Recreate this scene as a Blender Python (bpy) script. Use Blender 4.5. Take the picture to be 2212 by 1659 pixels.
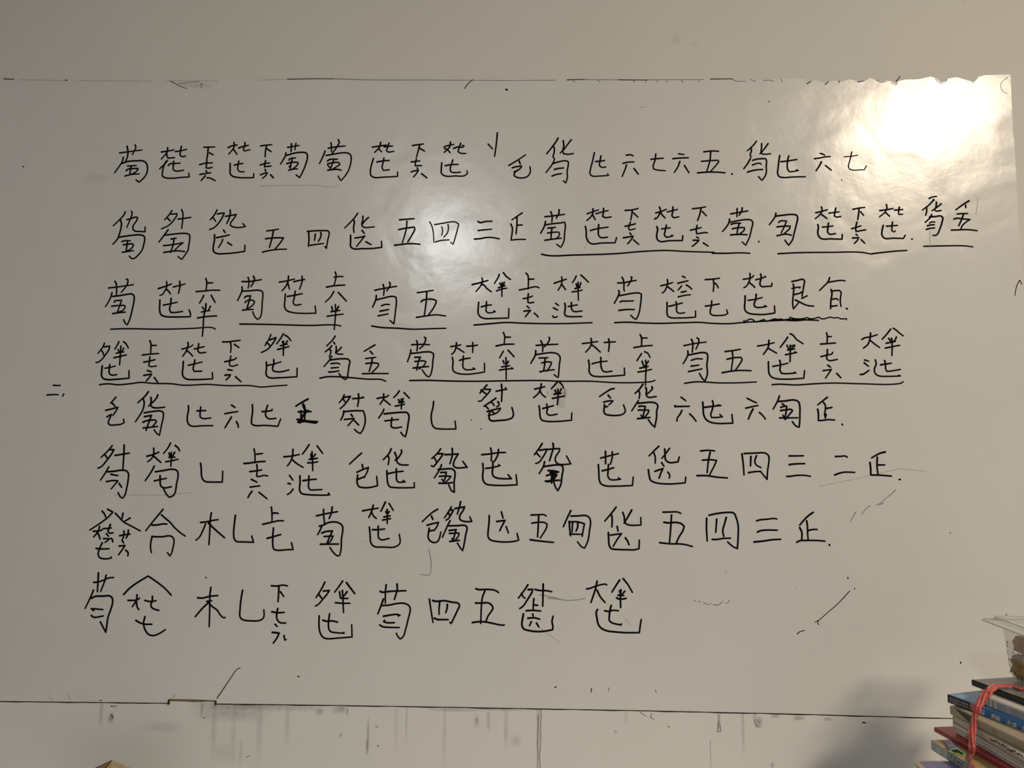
import bpy, bmesh, math, random
from mathutils import Vector, Matrix
random.seed(7)
for o in list(bpy.data.objects): bpy.data.objects.remove(o)
SC = bpy.context.scene
COL = SC.collection

# ------------------------------------------------------------------ camera, world, lamps, exposure
CAM_LOC = (0.0, -1.40, 1.35)
CAM_R = (0.999604, 0.027264, 0.00695)
CAM_U = (-0.004351, -0.094264, 0.995538)
CAM_F = (-0.027798, 0.995174, 0.094108)
cd = bpy.data.cameras.new('camera'); cam = bpy.data.objects.new('camera', cd); COL.objects.link(cam)
cd.sensor_fit = 'HORIZONTAL'; cd.sensor_width = 36.0; cd.lens = 36.0*1600.0/2212.0; cd.clip_start = 0.01
cam.matrix_world = Matrix(((CAM_R[0], CAM_U[0], -CAM_F[0], CAM_LOC[0]),
                           (CAM_R[1], CAM_U[1], -CAM_F[1], CAM_LOC[1]),
                           (CAM_R[2], CAM_U[2], -CAM_F[2], CAM_LOC[2]), (0, 0, 0, 1)))
SC.camera = cam

w = bpy.data.worlds.new('room_ambience'); SC.world = w; w.use_nodes = True
bg = w.node_tree.nodes['Background']
bg.inputs['Color'].default_value = (1.0, 0.95, 0.88, 1); bg.inputs['Strength'].default_value = 0.03

def disk_lamp(name, loc, target, size, power, colour):
    ld = bpy.data.lights.new(name, 'AREA'); ld.shape = 'DISK'; ld.size = size; ld.energy = power; ld.color = colour
    o = bpy.data.objects.new(name, ld); COL.objects.link(o); o.location = loc
    o.rotation_euler = (Vector(target) - Vector(loc)).to_track_quat('-Z', 'Y').to_euler()
    return o
disk_lamp('ceiling_lamp_warm_offscreen', (2.234, -2.8, 3.253), (1.9, -2.2, 0.0), 0.62, 108.0, (1.0, 0.83, 0.62))
disk_lamp('pendant_lamp_cool_offscreen', (-0.484, -2.800, 2.555), (-0.45, -1.6, 0.0), 0.29, 15.5, (0.94, 0.98, 1.0))
vs = SC.view_settings
vs.view_transform = 'Standard'; vs.look = 'None'; vs.gamma = 1.0; vs.use_curve_mapping = False
vs.exposure = 0.12
SC.display_settings.display_device = 'sRGB'

# ------------------------------------------------------------------ measured data (metres; ink in tenths of a millimetre on the wall plane: x z x z / next stroke)
INK = """
G -8213 19394 -8063 19414 -7895 19437 -7765 19452/-8069 19531 -8046 19424 -8049 19321 -8082 19218/-7911 19561 -7891 19509 -7928 19415 -7953 19358/-8132 19304 -8145 19227 -8206 19116 -8291 18988/-8159 19179 -8035 19218 -7867 19231 -7732 19228 -7663 19182 -7632 19079 -7643 18977 -7689 18891 -7787 18793 -7849 18841/-8038 19124 -7862 19135/-7962 19128 -7974 19029 -7986 18944/-8058 19029 -8042 19050 -7926 19072 -7821 19075 -7839 19029 -7903 18978 -7977 18944/-8077 18918 -8035 18935 -7919 18955 -7794 18965
G -7372 19409 -7239 19429 -7122 19451/-7249 19501 -7258 19403 -7302 19343 -7365 19263/-7264 19395 -7253 19317 -7231 19286 -7164 19289 -7101 19291/-7092 19416 -6970 19436 -6867 19460/-6975 19522 -6990 19419 -6991 19342 -6956 19313 -6881 19324/-7241 19235 -7292 19163 -7388 19065/-7270 19215 -7307 19129 -7326 19010 -7327 18924 -7278 18887 -7118 18872 -6943 18889 -6785 18897 -6805 18974/-7218 19132 -7192 19163 -7091 19171 -6983 19179/-7115 19217 -7118 19111 -7115 19052 -7075 19022 -6909 19034
G -6526 19503 -6306 19507/-6437 19499 -6440 19382 -6455 19242/-6406 19386 -6329 19348/-6593 19147 -6488 19174 -6338 19182/-6452 19220 -6456 19126 -6462 19083 -6417 19074 -6339 19091/-6460 19023 -6433 18986/-6578 18947 -6479 18964 -6362 18980/-6468 18921 -6547 18823/-6433 18879 -6374 18873 -6263 18818
G -6038 19492 -5969 19526 -5861 19546/-5925 19599 -5918 19517 -5949 19449 -6020 19360/-5933 19462 -5853 19354/-5825 19482 -5767 19508 -5635 19538/-5707 19597 -5706 19516 -5732 19465 -5714 19422 -5601 19445/-5984 19172 -5979 19073 -5969 18953 -5926 18911 -5791 18880 -5641 18876 -5503 18879 -5505 18960/-5898 19132 -5819 19157 -5728 19166/-5814 19217 -5826 19106 -5828 19055 -5788 19004 -5696 19000
G -5389 19523 -5284 19540 -5168 19548/-5272 19534 -5288 19428 -5291 19300/-5265 19466 -5176 19407/-5382 19135 -5286 19164 -5195 19175/-5280 19223 -5297 19130 -5295 19096 -5251 19104 -5168 19112/-5282 19045 -5270 19002/-5369 18934 -5312 18960 -5232 18976 -5260 18925 -5328 18861/-5169 18934 -5109 18870
G -4852 19491 -4744 19511 -4624 19528/-4778 19565 -4778 19405/-4688 19571 -4705 19443/-4881 19380 -4893 19309 -4932 19235 -4981 19150/-4859 19330 -4719 19372 -4553 19389 -4473 19371 -4451 19318 -4491 19105 -4549 18957 -4591 18872 -4662 18930/-4818 19230 -4798 19260 -4684 19276/-4746 19266 -4770 19170 -4781 19064 -4803 19106/-4857 19160 -4754 19187 -4640 19187 -4628 19159 -4678 19095 -4749 19038/-4815 19026 -4728 19047 -4641 19053
G -4042 19470 -3892 19497 -3710 19513/-3992 19583 -3979 19486 -3976 19397/-3850 19642 -3828 19593 -3871 19497 -3960 19363/-4103 19412 -4135 19317 -4207 19157/-4079 19323 -3929 19348 -3764 19375 -3650 19368 -3593 19325 -3583 19208 -3620 19038 -3688 18911 -3768 18812 -3800 18848 -3829 18905/-4049 19210 -4019 19235 -3853 19245/-3925 19235 -3954 19146 -3986 19054 -4047 19135/-4043 19152 -3965 19171 -3820 19171 -3798 19141 -3879 19082 -3951 19039/-4039 19023 -3940 19035 -3837 19039 -3774 19022
G -3166 19487 -3043 19508 -2888 19528/-3009 19584 -3018 19503 -3062 19440 -3122 19380/-3052 19461 -2982 19390/-2935 19492 -2774 19508/-2841 19566 -2866 19481 -2890 19417 -2864 19390 -2740 19400/-3140 19259 -3178 19121 -3195 18994 -3183 18914 -3120 18873 -2945 18877 -2657 18891 -2659 18982/-3070 19184 -2953 19205 -2829 19215/-2934 19265 -2952 19163 -2966 19067 -2938 19014 -2821 19025
G -2378 19515 -2279 19532 -2162 19546/-2237 19525 -2266 19393 -2295 19277/-2230 19457 -2138 19403/-2396 19182 -2293 19196 -2225 19202/-2294 19241 -2317 19150 -2316 19107 -2189 19107/-2276 19061 -2261 19029/-2392 18981 -2330 19001 -2252 19008 -2288 18948 -2345 18879/-2186 18944 -2081 18859
G -1753 19487 -1661 19518 -1562 19535/-1631 19582 -1640 19497 -1700 19423 -1751 19374/-1742 19455 -1680 19423 -1634 19365/-1567 19454 -1485 19485 -1382 19481 -1362 19506 -1397 19517/-1429 19559 -1464 19453 -1478 19390 -1432 19358 -1325 19351/-1795 19164 -1801 19052 -1796 18947 -1733 18900 -1528 18897 -1344 18903 -1289 18945 -1298 19002/-1726 19105 -1614 19126 -1474 19131/-1578 19221 -1604 19136 -1627 19052 -1616 18988 -1570 18967 -1427 18973
G -712 19769 -727 19577 -761 19291/-890 19540 -803 19440
G -482 19106 -329 19201 -156 19320/-282 19194 -257 19131/-414 19058 -349 19078 -230 19093 -267 19036 -379 18979/-307 19015 -368 18952 -378 18899 -327 18868 -215 18853 -113 18888 -63 18972 -69 19081
G 476 19656 456 19614 385 19508 256 19340/385 19498 405 19445 395 19339 381 19272 405 19244 375 19149 243 18960/578 19603 589 19486 568 19391 589 19338 670 19327 772 19342/735 19623 650 19507 589 19423 521 19355/389 19145 507 19180 640 19195 680 19169 674 19095 654 18980 660 18875 629 18749 579 18791/406 19023 487 19043 585 19052/361 18890 447 18922 544 18938
G 1185 19357 1148 19188 1107 19020 1100 18926 1137 18890 1279 18887 1461 18899 1437 18931/1209 19177 1300 19188 1381 19198/1311 19293 1290 19167 1280 19103 1320 19065 1405 19067
G 1804 19305 1899 19311 1934 19290/1740 19139 1837 19164 1949 19168/1807 19108 1769 18997 1720 18877/1952 19034 2032 18922
G 2283 19219 2395 19231 2520 19241/2375 19326 2360 19204 2322 19089 2328 19026 2392 19005 2553 18991
G 2816 19328 2921 19313/2704 19230 2859 19244 3005 19248/2838 19175 2803 19076 2728 18955/2924 19093 3012 18946
G 3305 19366 3447 19382 3588 19377/3436 19363 3419 19200 3353 18970/3256 19175 3423 19189 3574 19195 3588 19168 3542 19105 3423 18969/3177 18945 3359 18959 3560 18958 3704 18943
D 3835 18925 3839 18913
G 4319 19577 4289 19530 4223 19457 4140 19383/4216 19450 4218 19376 4196 19309 4208 19253/4421 19526 4414 19416 4403 19355 4425 19321 4476 19312 4586 19323/4543 19525 4493 19455 4439 19382 4383 19322/4194 19222 4151 19142 4065 19024/4239 19191 4320 19215 4423 19225 4487 19225 4503 19194 4496 19067 4495 18947 4472 18880 4408 18789 4381 18820 4343 18867/4233 19097 4305 19125 4382 19130 4401 19114/4138 18957 4211 18981 4315 19001 4426 19007
G 4760 19286 4742 19173 4719 19012 4712 18919 4740 18866 4797 18848 5015 18857 5239 18861/4783 19162 4896 19175 5089 19205/4935 19279 4909 19185 4900 19105 4904 19012 4935 18962 5018 18967 5108 18984 5077 19004
G 5540 19323 5604 19303 5619 19287/5425 19219 5538 19236 5628 19253 5724 19262/5552 19156 5527 19103 5487 19036 5446 18979/5629 19082 5736 18989
L 5992 19256 6100 19261 6254 19284/6139 19351 6120 19274 6091 19167 6067 19047 6091 19007 6167 18987 6282 18993 6365 18993 6406 19075
G -8028 18196 -8057 18128 -8143 18027 -8254 17914/-8119 18036 -8092 17951 -8100 17850 -8126 17732 -8155 17648 -8240 17542/-7906 18204 -7892 18162 -7926 18035 -7981 17880/-7988 18035 -7911 18056 -7821 18086 -7775 18077 -7792 18018 -7853 17917 -7858 17850 -7822 17808 -7730 17799 -7613 17790 -7618 17891/-8127 17682 -8008 17702 -7842 17723 -7693 17727 -7633 17706 -7610 17656 -7624 17547 -7651 17430 -7721 17329 -7808 17254 -7849 17254 -7899 17304/-8065 17594 -8003 17614 -7894 17609/-7952 17601 -7959 17514 -7970 17396/-8031 17531 -7948 17539 -7849 17547 -7828 17522 -7861 17463 -7965 17396/-8043 17380 -7957 17393 -7822 17413
G -7102 18216 -7148 18135 -7234 18034/-7107 18143 -6996 18155 -6997 18126 -7059 18017 -7153 17916 -7291 17849/-7172 18056 -7121 18008/-6908 18236 -6880 18168 -6876 18033 -6888 17857/-6972 18045 -6844 18059 -6716 18079/-7157 17828 -7211 17748 -7327 17585/-7210 17723 -7078 17739 -6912 17756 -6796 17756 -6729 17730 -6718 17680 -6728 17546 -6746 17412 -6800 17320 -6854 17240 -6896 17262 -6931 17296/-7089 17644 -6988 17664/-7031 17647 -7042 17530 -7084 17376/-7232 17513 -7067 17530 -6845 17571 -6917 17513 -7019 17404/-7222 17376 -7093 17396 -6928 17409 -6803 17392
G -6204 18226 -6249 18133 -6331 18027/-6192 18147 -6101 18163 -6060 18167 -6082 18099 -6159 17965 -6246 17872 -6335 17834/-6271 18066 -6218 17995/-5946 18225 -5936 18166 -5956 18065 -5998 17953/-6032 18099 -5917 18116 -5818 18137 -5849 18073 -5919 17973 -5928 17922 -5891 17894 -5774 17872 -5626 17893 -5681 17955/-6058 17825 -6021 17771/-6187 17671 -6048 17699 -5941 17726/-6065 17637 -6091 17562 -6142 17475/-5964 17570 -5880 17520/-6231 17730 -6227 17629 -6245 17495 -6233 17395 -6165 17354 -6000 17353 -5802 17370 -5622 17398 -5622 17520
G -5201 17804 -5078 17820 -4971 17840/-5072 17799 -5096 17645 -5139 17478/-5220 17648 -5056 17665 -4866 17665 -4913 17586 -5023 17444/-5272 17383 -5128 17415 -4948 17436 -4800 17439
G -4376 17778 -4365 17644 -4372 17494/-4402 17794 -4218 17806 -4070 17807 -3996 17802 -3975 17777 -3995 17627 -4018 17452 -4049 17494/-4243 17736 -4256 17610/-4138 17769 -4128 17727 -4147 17652 -4181 17594/-4340 17516 -4209 17535 -4078 17552
G -3423 18153 -3486 18060 -3581 17952 -3672 17860/-3493 18010 -3484 17977 -3497 17860 -3486 17773/-3319 18094 -3320 18010 -3338 17943 -3320 17885 -3251 17868 -3137 17876 -3091 17879/-3210 18068 -3271 18010 -3338 17918/-3328 17809 -3284 17751/-3463 17660 -3361 17673 -3271 17698 -3327 17626 -3429 17490/-3247 17584 -3144 17526/-3550 17713 -3547 17593 -3544 17493 -3502 17452 -3306 17448 -3126 17451 -2934 17473 -2946 17592
G -2600 18020 -2453 18033 -2317 18042/-2455 17992 -2465 17842 -2536 17564/-2612 17825 -2465 17855 -2311 17875 -2299 17841 -2349 17725 -2432 17579/-2687 17514 -2573 17529 -2378 17547 -2193 17534
T -2011 17978 -1973 17907 -1942 17791 -1922 17571/-1912 17924 -1765 17949 -1603 17977 -1505 17973 -1448 17932 -1470 17823 -1548 17533 -1597 17574/-1776 17882 -1758 17807 -1773 17711/-1654 17929 -1645 17857 -1665 17757 -1737 17671/-1890 17578 -1793 17608 -1627 17621
G -1072 17984 -1039 17964 -917 17986 -799 17989/-1066 17806 -948 17819 -807 17831/-1138 17637 -1027 17644 -898 17668 -784 17665 -654 17640
G -215 18154 -301 18096 -414 18016/-317 18071 -316 17938 -331 17739/-308 17910 -211 17916/-433 17935 -405 17855 -409 17755 -428 17615 -298 17628 -148 17628
G 226 18078 363 18091 601 18124/336 18178 363 18103 359 17970/497 18216 501 18169 444 18045/237 17982 218 17896 143 17751/250 17917 364 17937 541 17956 606 17970 619 17928 606 17754 590 17589 534 17470 453 17531/283 17851 432 17867/364 17854 348 17754 345 17658/278 17755 412 17771 493 17771 509 17738 485 17680 445 17647/227 17611 348 17630 542 17652
G 1042 18135 1155 18176 1260 18212/1152 18234 1147 18135 1107 18068 1034 18002/1147 18110 1195 18018/1212 18134 1317 18167 1443 18197/1357 18242 1352 18151 1337 18084 1381 18059 1502 18071/1006 17886 1022 17787 1025 17671 1065 17580 1121 17542 1314 17555 1576 17560 1604 17662/1101 17803 1251 17841 1444 17869/1262 17919 1254 17786 1258 17712 1298 17666 1430 17670
G 1773 18200 1897 18208 2021 18237/1913 18203 1896 18100 1879 18004/1937 18146 2016 18066/1769 17885 1862 17904 1967 17934/1871 17964 1838 17852 1854 17810 1963 17835/1861 17752 1885 17719/1735 17657 1828 17673 1922 17690 1884 17620 1816 17541/1929 17617 2028 17526
G 2360 18150 2445 18169 2564 18221/2431 18266 2452 18199 2430 18124 2385 18050 2337 18024 2356 18050/2452 18154 2494 18094 2541 18049/2585 18169 2690 18195 2780 18217/2691 18265 2683 18153 2672 18086 2696 18059 2801 18071/2376 17878 2393 17841 2374 17723 2381 17634 2423 17589 2611 17599 2862 17603 2871 17700/2469 17831 2556 17846 2635 17853/2561 17905 2534 17782 2523 17708 2554 17673 2684 17695 2662 17710
G 3066 18230 3196 18245 3319 18268/3232 18249 3209 18137 3160 17996/3253 18175 3331 18089/3021 17806 3132 17833 3226 17858/3147 17900 3131 17796 3138 17736 3217 17748 3318 17761 3343 17751/3136 17673 3175 17650/3071 17608 3179 17610 3142 17566 3050 17488/3261 17556 3352 17495
G 3796 18129 3943 18154 4123 18185/3920 18233 3913 18069/4017 18247 4009 18195 3956 18099/3771 18025 3759 17958 3707 17869 3631 17780/3785 17965 3911 17990 4084 18014 4184 18002 4211 17957 4187 17839 4140 17661 4068 17511 4002 17573/3799 17924 3881 17943 3982 17943/3953 17935 3922 17824 3905 17728/3821 17832 3937 17857 4051 17854 4050 17817 3992 17757 3919 17713/3786 17713 3934 17723 4098 17717
D 4314 17583 4321 17578
G 4657 18142 4644 18082 4599 18008 4525 17912/4659 18082 4802 18101 4974 18114 5053 18096 5066 18059 5033 17896 4993 17749 4953 17609 4883 17510 4845 17557 4815 17609/4705 17956 4720 17978 4854 17986 4826 17912 4747 17749/4672 17870 4782 17882 4918 17885 4917 17852 4858 17786 4792 17727/4666 17694 4735 17712 4849 17727 4939 17704
G 5416 18147 5520 18172 5635 18205/5526 18259 5536 18197 5494 18114 5401 18029/5526 18109 5623 18032/5665 18139 5757 18150 5856 18163/5796 18237 5772 18138 5763 18081 5801 18061 5884 18072/5445 17914 5454 17860 5439 17761 5449 17696 5503 17638 5676 17633 5892 17625 5900 17720/5530 17863 5637 17872 5732 17887/5647 17941 5633 17843 5626 17769 5656 17728 5775 17736
G 6120 18212 6235 18236 6346 18249/6238 18233 6223 18121 6203 18009/6264 18162 6317 18093/6081 17831 6174 17858 6259 17888/6186 17960 6158 17842 6163 17773 6251 17793 6346 17809/6161 17722 6187 17698/6092 17649 6209 17657 6181 17605 6123 17543/6252 17618 6317 17547
G 6626 18186 6756 18202 6875 18227/6755 18304 6762 18235 6722 18153 6616 18063/6738 18145 6806 18075/6905 18194 7061 18206/6998 18254 6978 18152 6981 18111 7052 18111/6680 17894 6653 17792 6649 17702 6686 17648 6859 17645 7048 17640 7085 17702/6743 17879 6838 17887 6945 17893/6856 17961 6840 17857 6841 17784 6880 17767 6900 17789
D 7206 17628 7214 17625
G 7567 18422 7634 18452 7711 18463/7648 18402 7660 18384/7631 18373 7564 18299 7429 18196/7510 18250 7512 18184 7487 18091/7701 18348 7688 18249 7654 18200 7685 18175 7780 18187/7789 18318 7720 18257 7609 18181/7600 18105 7560 18036 7473 17955/7561 18058 7664 18066 7775 18077 7805 18052 7793 17970 7748 17840 7666 17701 7608 17701/7556 17941 7596 17963 7654 17959/7511 17886 7562 17900 7641 17908/7488 17815 7559 17837 7643 17845
G 8316 18374 8194 18297 8059 18199/8248 18289 8249 18237/8083 18117 8185 18125 8279 18125/8200 18114 8164 18019 8098 17885/8015 18016 8055 18032 8196 18019 8316 18010 8223 17945 8166 17888 8136 17823/7958 17802 8091 17806 8264 17811 8440 17790
U 163 17337 288 17310 786 17319 1585 17346 2117 17391 2559 17408 2912 17390 3458 17372
U 3431 17354 3703 17353 3967 17362 4143 17353
U 4677 17344 5019 17362 5718 17370 6241 17370 6448 17334
U 6448 17343 6675 17370 6937 17397 7102 17405
U 7427 17486 7808 17495 8198 17494 8344 17476
G -8276 16669 -8124 16686 -7960 16709 -7783 16736/-8156 16802 -8128 16756 -8114 16656 -8110 16523/-7934 16842 -7904 16839 -7898 16781 -7942 16681 -8019 16581/-8201 16576 -8213 16507 -8256 16399 -8313 16300/-8180 16503 -8065 16515 -7917 16540 -7802 16549 -7764 16516 -7755 16441 -7784 16226 -7816 16062 -7859 15943 -7893 15963 -7938 16042/-8143 16388 -8133 16416 -8002 16428 -8029 16325 -8071 16193/-8190 16308 -8070 16322 -7938 16325 -7920 16292 -7965 16226 -8054 16193/-8160 16163 -8045 16180 -7914 16193
G -7291 16657 -7166 16698 -7036 16748/-7133 16794 -7125 16706 -7161 16607 -7215 16533 -7251 16524/-7133 16649 -7078 16599 -7046 16554/-6995 16690 -6886 16718 -6767 16748/-6877 16803 -6865 16723 -6887 16566/-7246 16430 -7245 16326 -7240 16227 -7211 16145 -7135 16109 -6970 16099 -6634 16105 -6628 16146 -6665 16241/-7175 16331 -7033 16359 -6903 16389/-7027 16467 -7032 16343 -7047 16244 -7016 16187 -6942 16187 -6790 16207
G -6365 16859 -6346 16806 -6348 16605/-6328 16770 -6225 16773/-6542 16599 -6387 16611 -6223 16628 -6078 16625/-6391 16522 -6420 16451 -6466 16373/-6243 16525 -6158 16385/-6405 16294 -6361 16237/-6339 16360 -6338 16278 -6367 16130 -6371 15917 -6378 15724/-6245 16311 -6279 16245/-6416 16196 -6335 16216 -6254 16226/-6488 16081 -6330 16106 -6118 16122
G -5650 16798 -5524 16798 -5271 16835/-5535 16881 -5511 16807 -5524 16671/-5430 16903 -5408 16865 -5425 16782 -5471 16699/-5646 16691 -5640 16633 -5669 16542 -5721 16424/-5631 16608 -5467 16617 -5337 16628 -5245 16601 -5231 16559 -5237 16395 -5239 16231 -5266 16091 -5314 16055 -5365 16099 -5418 16206/-5585 16480 -5569 16501 -5471 16518 -5499 16394 -5535 16263/-5572 16386 -5541 16419 -5410 16424 -5385 16395 -5423 16329 -5534 16260/-5615 16235 -5518 16246 -5407 16250
G -4918 16786 -4777 16810 -4622 16848/-4742 16903 -4747 16807 -4781 16716 -4856 16617/-4751 16774 -4714 16650/-4634 16796 -4531 16820 -4421 16840/-4477 16903 -4469 16824 -4517 16647/-4792 16552 -4795 16428 -4796 16297 -4756 16231 -4640 16191 -4444 16174 -4181 16178 -4205 16322/-4749 16506 -4619 16527 -4465 16560/-4598 16609 -4614 16478 -4630 16379 -4596 16338 -4475 16351
G -3831 16986 -3811 16923 -3843 16733/-3847 16885 -3750 16898 -3676 16895/-3991 16689 -3858 16714 -3636 16730/-3847 16602 -3901 16503 -4004 16396/-3757 16581 -3690 16512 -3597 16413/-3879 16306 -3855 16216/-3810 16347 -3799 16233 -3804 16069 -3817 15857/-3744 16311 -3779 16241/-3892 16205 -3803 16220 -3719 16233/-3963 16118 -3809 16140 -3652 16160
G -3051 16627 -2881 16663 -2630 16706/-2894 16742 -2873 16668 -2878 16529/-2773 16787 -2753 16751 -2776 16685 -2818 16614/-3019 16525 -3025 16455 -3086 16296/-3006 16442 -2860 16480 -2699 16509 -2634 16488 -2627 16398 -2644 16202 -2666 15971 -2745 16039/-2914 16324 -2841 16352 -2760 16346/-2939 16218 -2774 16251/-2974 16128 -2780 16166
G -2226 16582 -2069 16603 -1921 16628/-2045 16579 -2050 16432 -2085 16130/-2150 16402 -2123 16431 -2018 16453 -1905 16448 -1859 16424 -1864 16383 -1918 16268 -2000 16154/-2235 16100 -2093 16122 -1852 16150 -1671 16127
G -1170 16740 -1001 16783 -865 16822/-980 16869 -975 16793 -1013 16707 -1095 16605/-994 16743 -948 16734 -883 16662 -799 16600/-650 16940 -666 16891 -742 16763/-570 16974 -512 16898 -434 16841/-639 16767 -611 16717/-594 16782 -596 16662 -596 16508/-552 16784 -568 16721/-664 16678 -600 16699 -533 16717/-700 16616 -613 16651 -503 16672/-1041 16396 -1049 16270 -1048 16179 -1013 16120 -922 16081 -762 16082 -463 16091 -462 16273/-989 16306 -893 16333 -796 16346/-891 16407 -895 16296 -894 16218 -859 16192 -789 16195 -718 16214 -750 16231
G -136 16966 -100 16924 -89 16845 -92 16656/-73 16845 17 16849/-261 16636 -124 16662 69 16698 116 16679/-185 16466 -85 16486 -8 16519/-89 16562 -97 16467 -94 16395 -71 16385 18 16398/-113 16321 -67 16282/-169 16223 -45 16239 -83 16193 -143 16115/26 16184 64 16155 103 16109
G 409 16767 518 16806 639 16846/550 16892 554 16793 524 16702 479 16630/554 16741 624 16643/828 16909 806 16859 755 16778/918 16928 992 16859 1062 16787/828 16754 844 16689/864 16787 864 16663 866 16533 870 16435/915 16774 902 16728 883 16696/802 16663 902 16685/751 16598 838 16611 943 16634/435 16376 492 16335/393 16289 473 16246/378 16132 397 16107 442 16106 467 16123/607 16376 620 16324 610 16220 608 16162 639 16130 710 16120 935 16121/678 16315 761 16331 850 16347/735 16393 735 16312 742 16260 774 16223 939 16230
G 1621 16774 1729 16777 1845 16801 1972 16825/1704 16884 1729 16830 1740 16748 1737 16653 1747 16618/1872 16890 1892 16884 1874 16819 1809 16715/1638 16624 1649 16600 1623 16512 1553 16379/1635 16523 1750 16545 1901 16573 2028 16577 2068 16559 2064 16465 2049 16347 2030 16230 2001 16136 1962 16066 1931 16083 1863 16148/1666 16403 1686 16417 1796 16421 1917 16426/1639 16241 1714 16251 1817 16259 1933 16257
G 2441 16719 2560 16748 2664 16781/2565 16840 2572 16760 2542 16677 2501 16601 2466 16581/2580 16692 2640 16648 2685 16609/2854 16902 2885 16896 2905 16872/2766 16768 2849 16790 2959 16816/2834 16715 2768 16634/2926 16734 2986 16695 3025 16654/2829 16595 2921 16613/2770 16505 2880 16531 2997 16546/2553 16397 2554 16290 2551 16184 2570 16131 2621 16102 2759 16097 2931 16101 3091 16115 3091 16232/2593 16322 2716 16352 2843 16386/2723 16407 2737 16348 2732 16243 2754 16196 2794 16187 2886 16199
G 3287 16839 3425 16849 3554 16867/3439 16837 3446 16737 3432 16610/3470 16769 3504 16737 3529 16678/3282 16326 3405 16344 3543 16369/3400 16426 3393 16326 3368 16232 3373 16180 3413 16153 3561 16148 3653 16160 3699 16186 3678 16256
G 4006 16847 4114 16862 4169 16879 4203 16919/4135 16959 4133 16862 4100 16771 4043 16697 4012 16684/4106 16788 4155 16754 4220 16689/4242 16836 4335 16862 4432 16893 4419 16907/4335 16947 4347 16885 4320 16782 4321 16731 4353 16705 4442 16709 4536 16711 4545 16771/4034 16524 4028 16408 4018 16284 4038 16228 4109 16185 4241 16169 4373 16166 4583 16195 4581 16332/4089 16439 4226 16459 4353 16494/4242 16556 4231 16454 4199 16363 4211 16318 4266 16301 4432 16321 4399 16339
G 4922 16803 5030 16825 5135 16845 5157 16823 5143 16726 5103 16517/4943 16754 4955 16703 4939 16545 4923 16376 4935 16274 5031 16389/4921 16669 4993 16687 5076 16698 5064 16675/4961 16553 5033 16568 5089 16585 5087 16602/5097 16477 5203 16528/4973 16447 5051 16410 5148 16359 5235 16334 5318 16328
G 5634 16879 5602 16800 5522 16715 5434 16630/5601 16787 5701 16806 5845 16825 5921 16817/5652 16647 5666 16580 5643 16444 5629 16278/5667 16619 5739 16627 5810 16627 5835 16602 5822 16490 5817 16388 5830 16321/5676 16461 5728 16473 5767 16467 5777 16444/5652 16326 5757 16340
D 5925 16289 5943 16274
W 4001 16053 4006 16008 4073 16059 4140 16079 4178 16059 4204 16025 4260 16028 4326 16054 4382 16071 4414 16037 4491 16054 4580 16082 4635 16071 4695 16080 4744 16062 4866 16089 4867 16117 4921 16094 4997 16083 5118 16089 5185 16106 5239 16086 5327 16093 5420 16112 5447 16086 5524 16090 5623 16118 5678 16101 5765 16109 5808 16087 5923 16091 5919 16065
W 4282 16031 4447 16043 4645 16060 4865 16072 5085 16074 5249 16061/4755 16060 4941 16047 5007 16049 5216 16070
U -8183 15856 -7901 15866 -7173 15859 -6539 15878 -6268 15897 -6177 15888 -6131 15861
U -5656 15962 -5458 15962 -4988 15954 -4286 15938 -3793 15948 -3738 15939 -3693 15930
U -3094 15931 -2941 15905 -2583 15887 -2316 15870 -1959 15880 -1666 15889
U -1125 15953 -806 15981 -496 16004 -186 15991 564 15984 1128 16003
U 1559 16004 1796 16013 2059 16000 2410 15992 2891 16007 3197 16012 3327 15999 3763 15991 3938 16009 4286 16032 4721 16055 5068 16064 5397 16056
G -8288 15582 -8315 15510 -8405 15380/-8287 15510 -8183 15524 -8187 15476 -8244 15371 -8334 15253 -8394 15207 -8432 15204/-8346 15447 -8316 15413 -8284 15343/-8006 15612 -8024 15566 -8079 15466/-7915 15613 -7856 15560 -7815 15488/-8015 15458 -7987 15407/-7963 15525 -7962 15386 -7966 15158/-7905 15483 -7932 15425/-8045 15386 -7973 15400 -7897 15414/-8086 15298 -7968 15324 -7847 15355/-8304 15140 -8309 15025 -8309 14956 -8278 14901 -8200 14874 -7992 14882 -7768 14903 -7776 15048/-8248 15094 -8151 15109 -8046 15139/-8159 15164 -8163 15067 -8163 15005 -8136 14971 -8066 14961 -8008 14971
G -7402 15633 -7379 15582 -7373 15395/-7346 15541 -7265 15541/-7531 15353 -7393 15370 -7215 15384/-7495 15215 -7385 15236 -7278 15264/-7383 15319 -7385 15222 -7398 15153 -7373 15132 -7244 15142/-7417 15052 -7339 15029/-7481 14957 -7330 14985 -7362 14932 -7427 14852/-7274 14916 -7201 14823
G -6765 15470 -6662 15501 -6580 15529 -6556 15554/-6653 15602 -6649 15529 -6679 15432 -6744 15332/-6680 15446 -6615 15404 -6550 15335/-6524 15474 -6439 15495 -6332 15520/-6443 15578 -6447 15502 -6454 15446 -6421 15405 -6296 15409/-6725 15231 -6726 15114 -6731 14990 -6710 14935 -6646 14891 -6507 14881 -6137 14896 -6151 15017/-6624 15156 -6508 15184 -6361 15221/-6502 15260 -6514 15170 -6528 15087 -6501 15039 -6356 15046
G -5976 15614 -5876 15614 -5752 15631 -5637 15645/-5824 15600 -5810 15531 -5814 15407/-5745 15566 -5653 15504/-5918 15227 -5805 15255 -5716 15283 -5699 15304/-5806 15338 -5818 15241 -5826 15179 -5793 15145 -5666 15169/-5852 15076 -5766 15063/-5903 14969 -5797 14977 -5812 14946 -5878 14877/-5697 14939 -5587 14844
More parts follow.
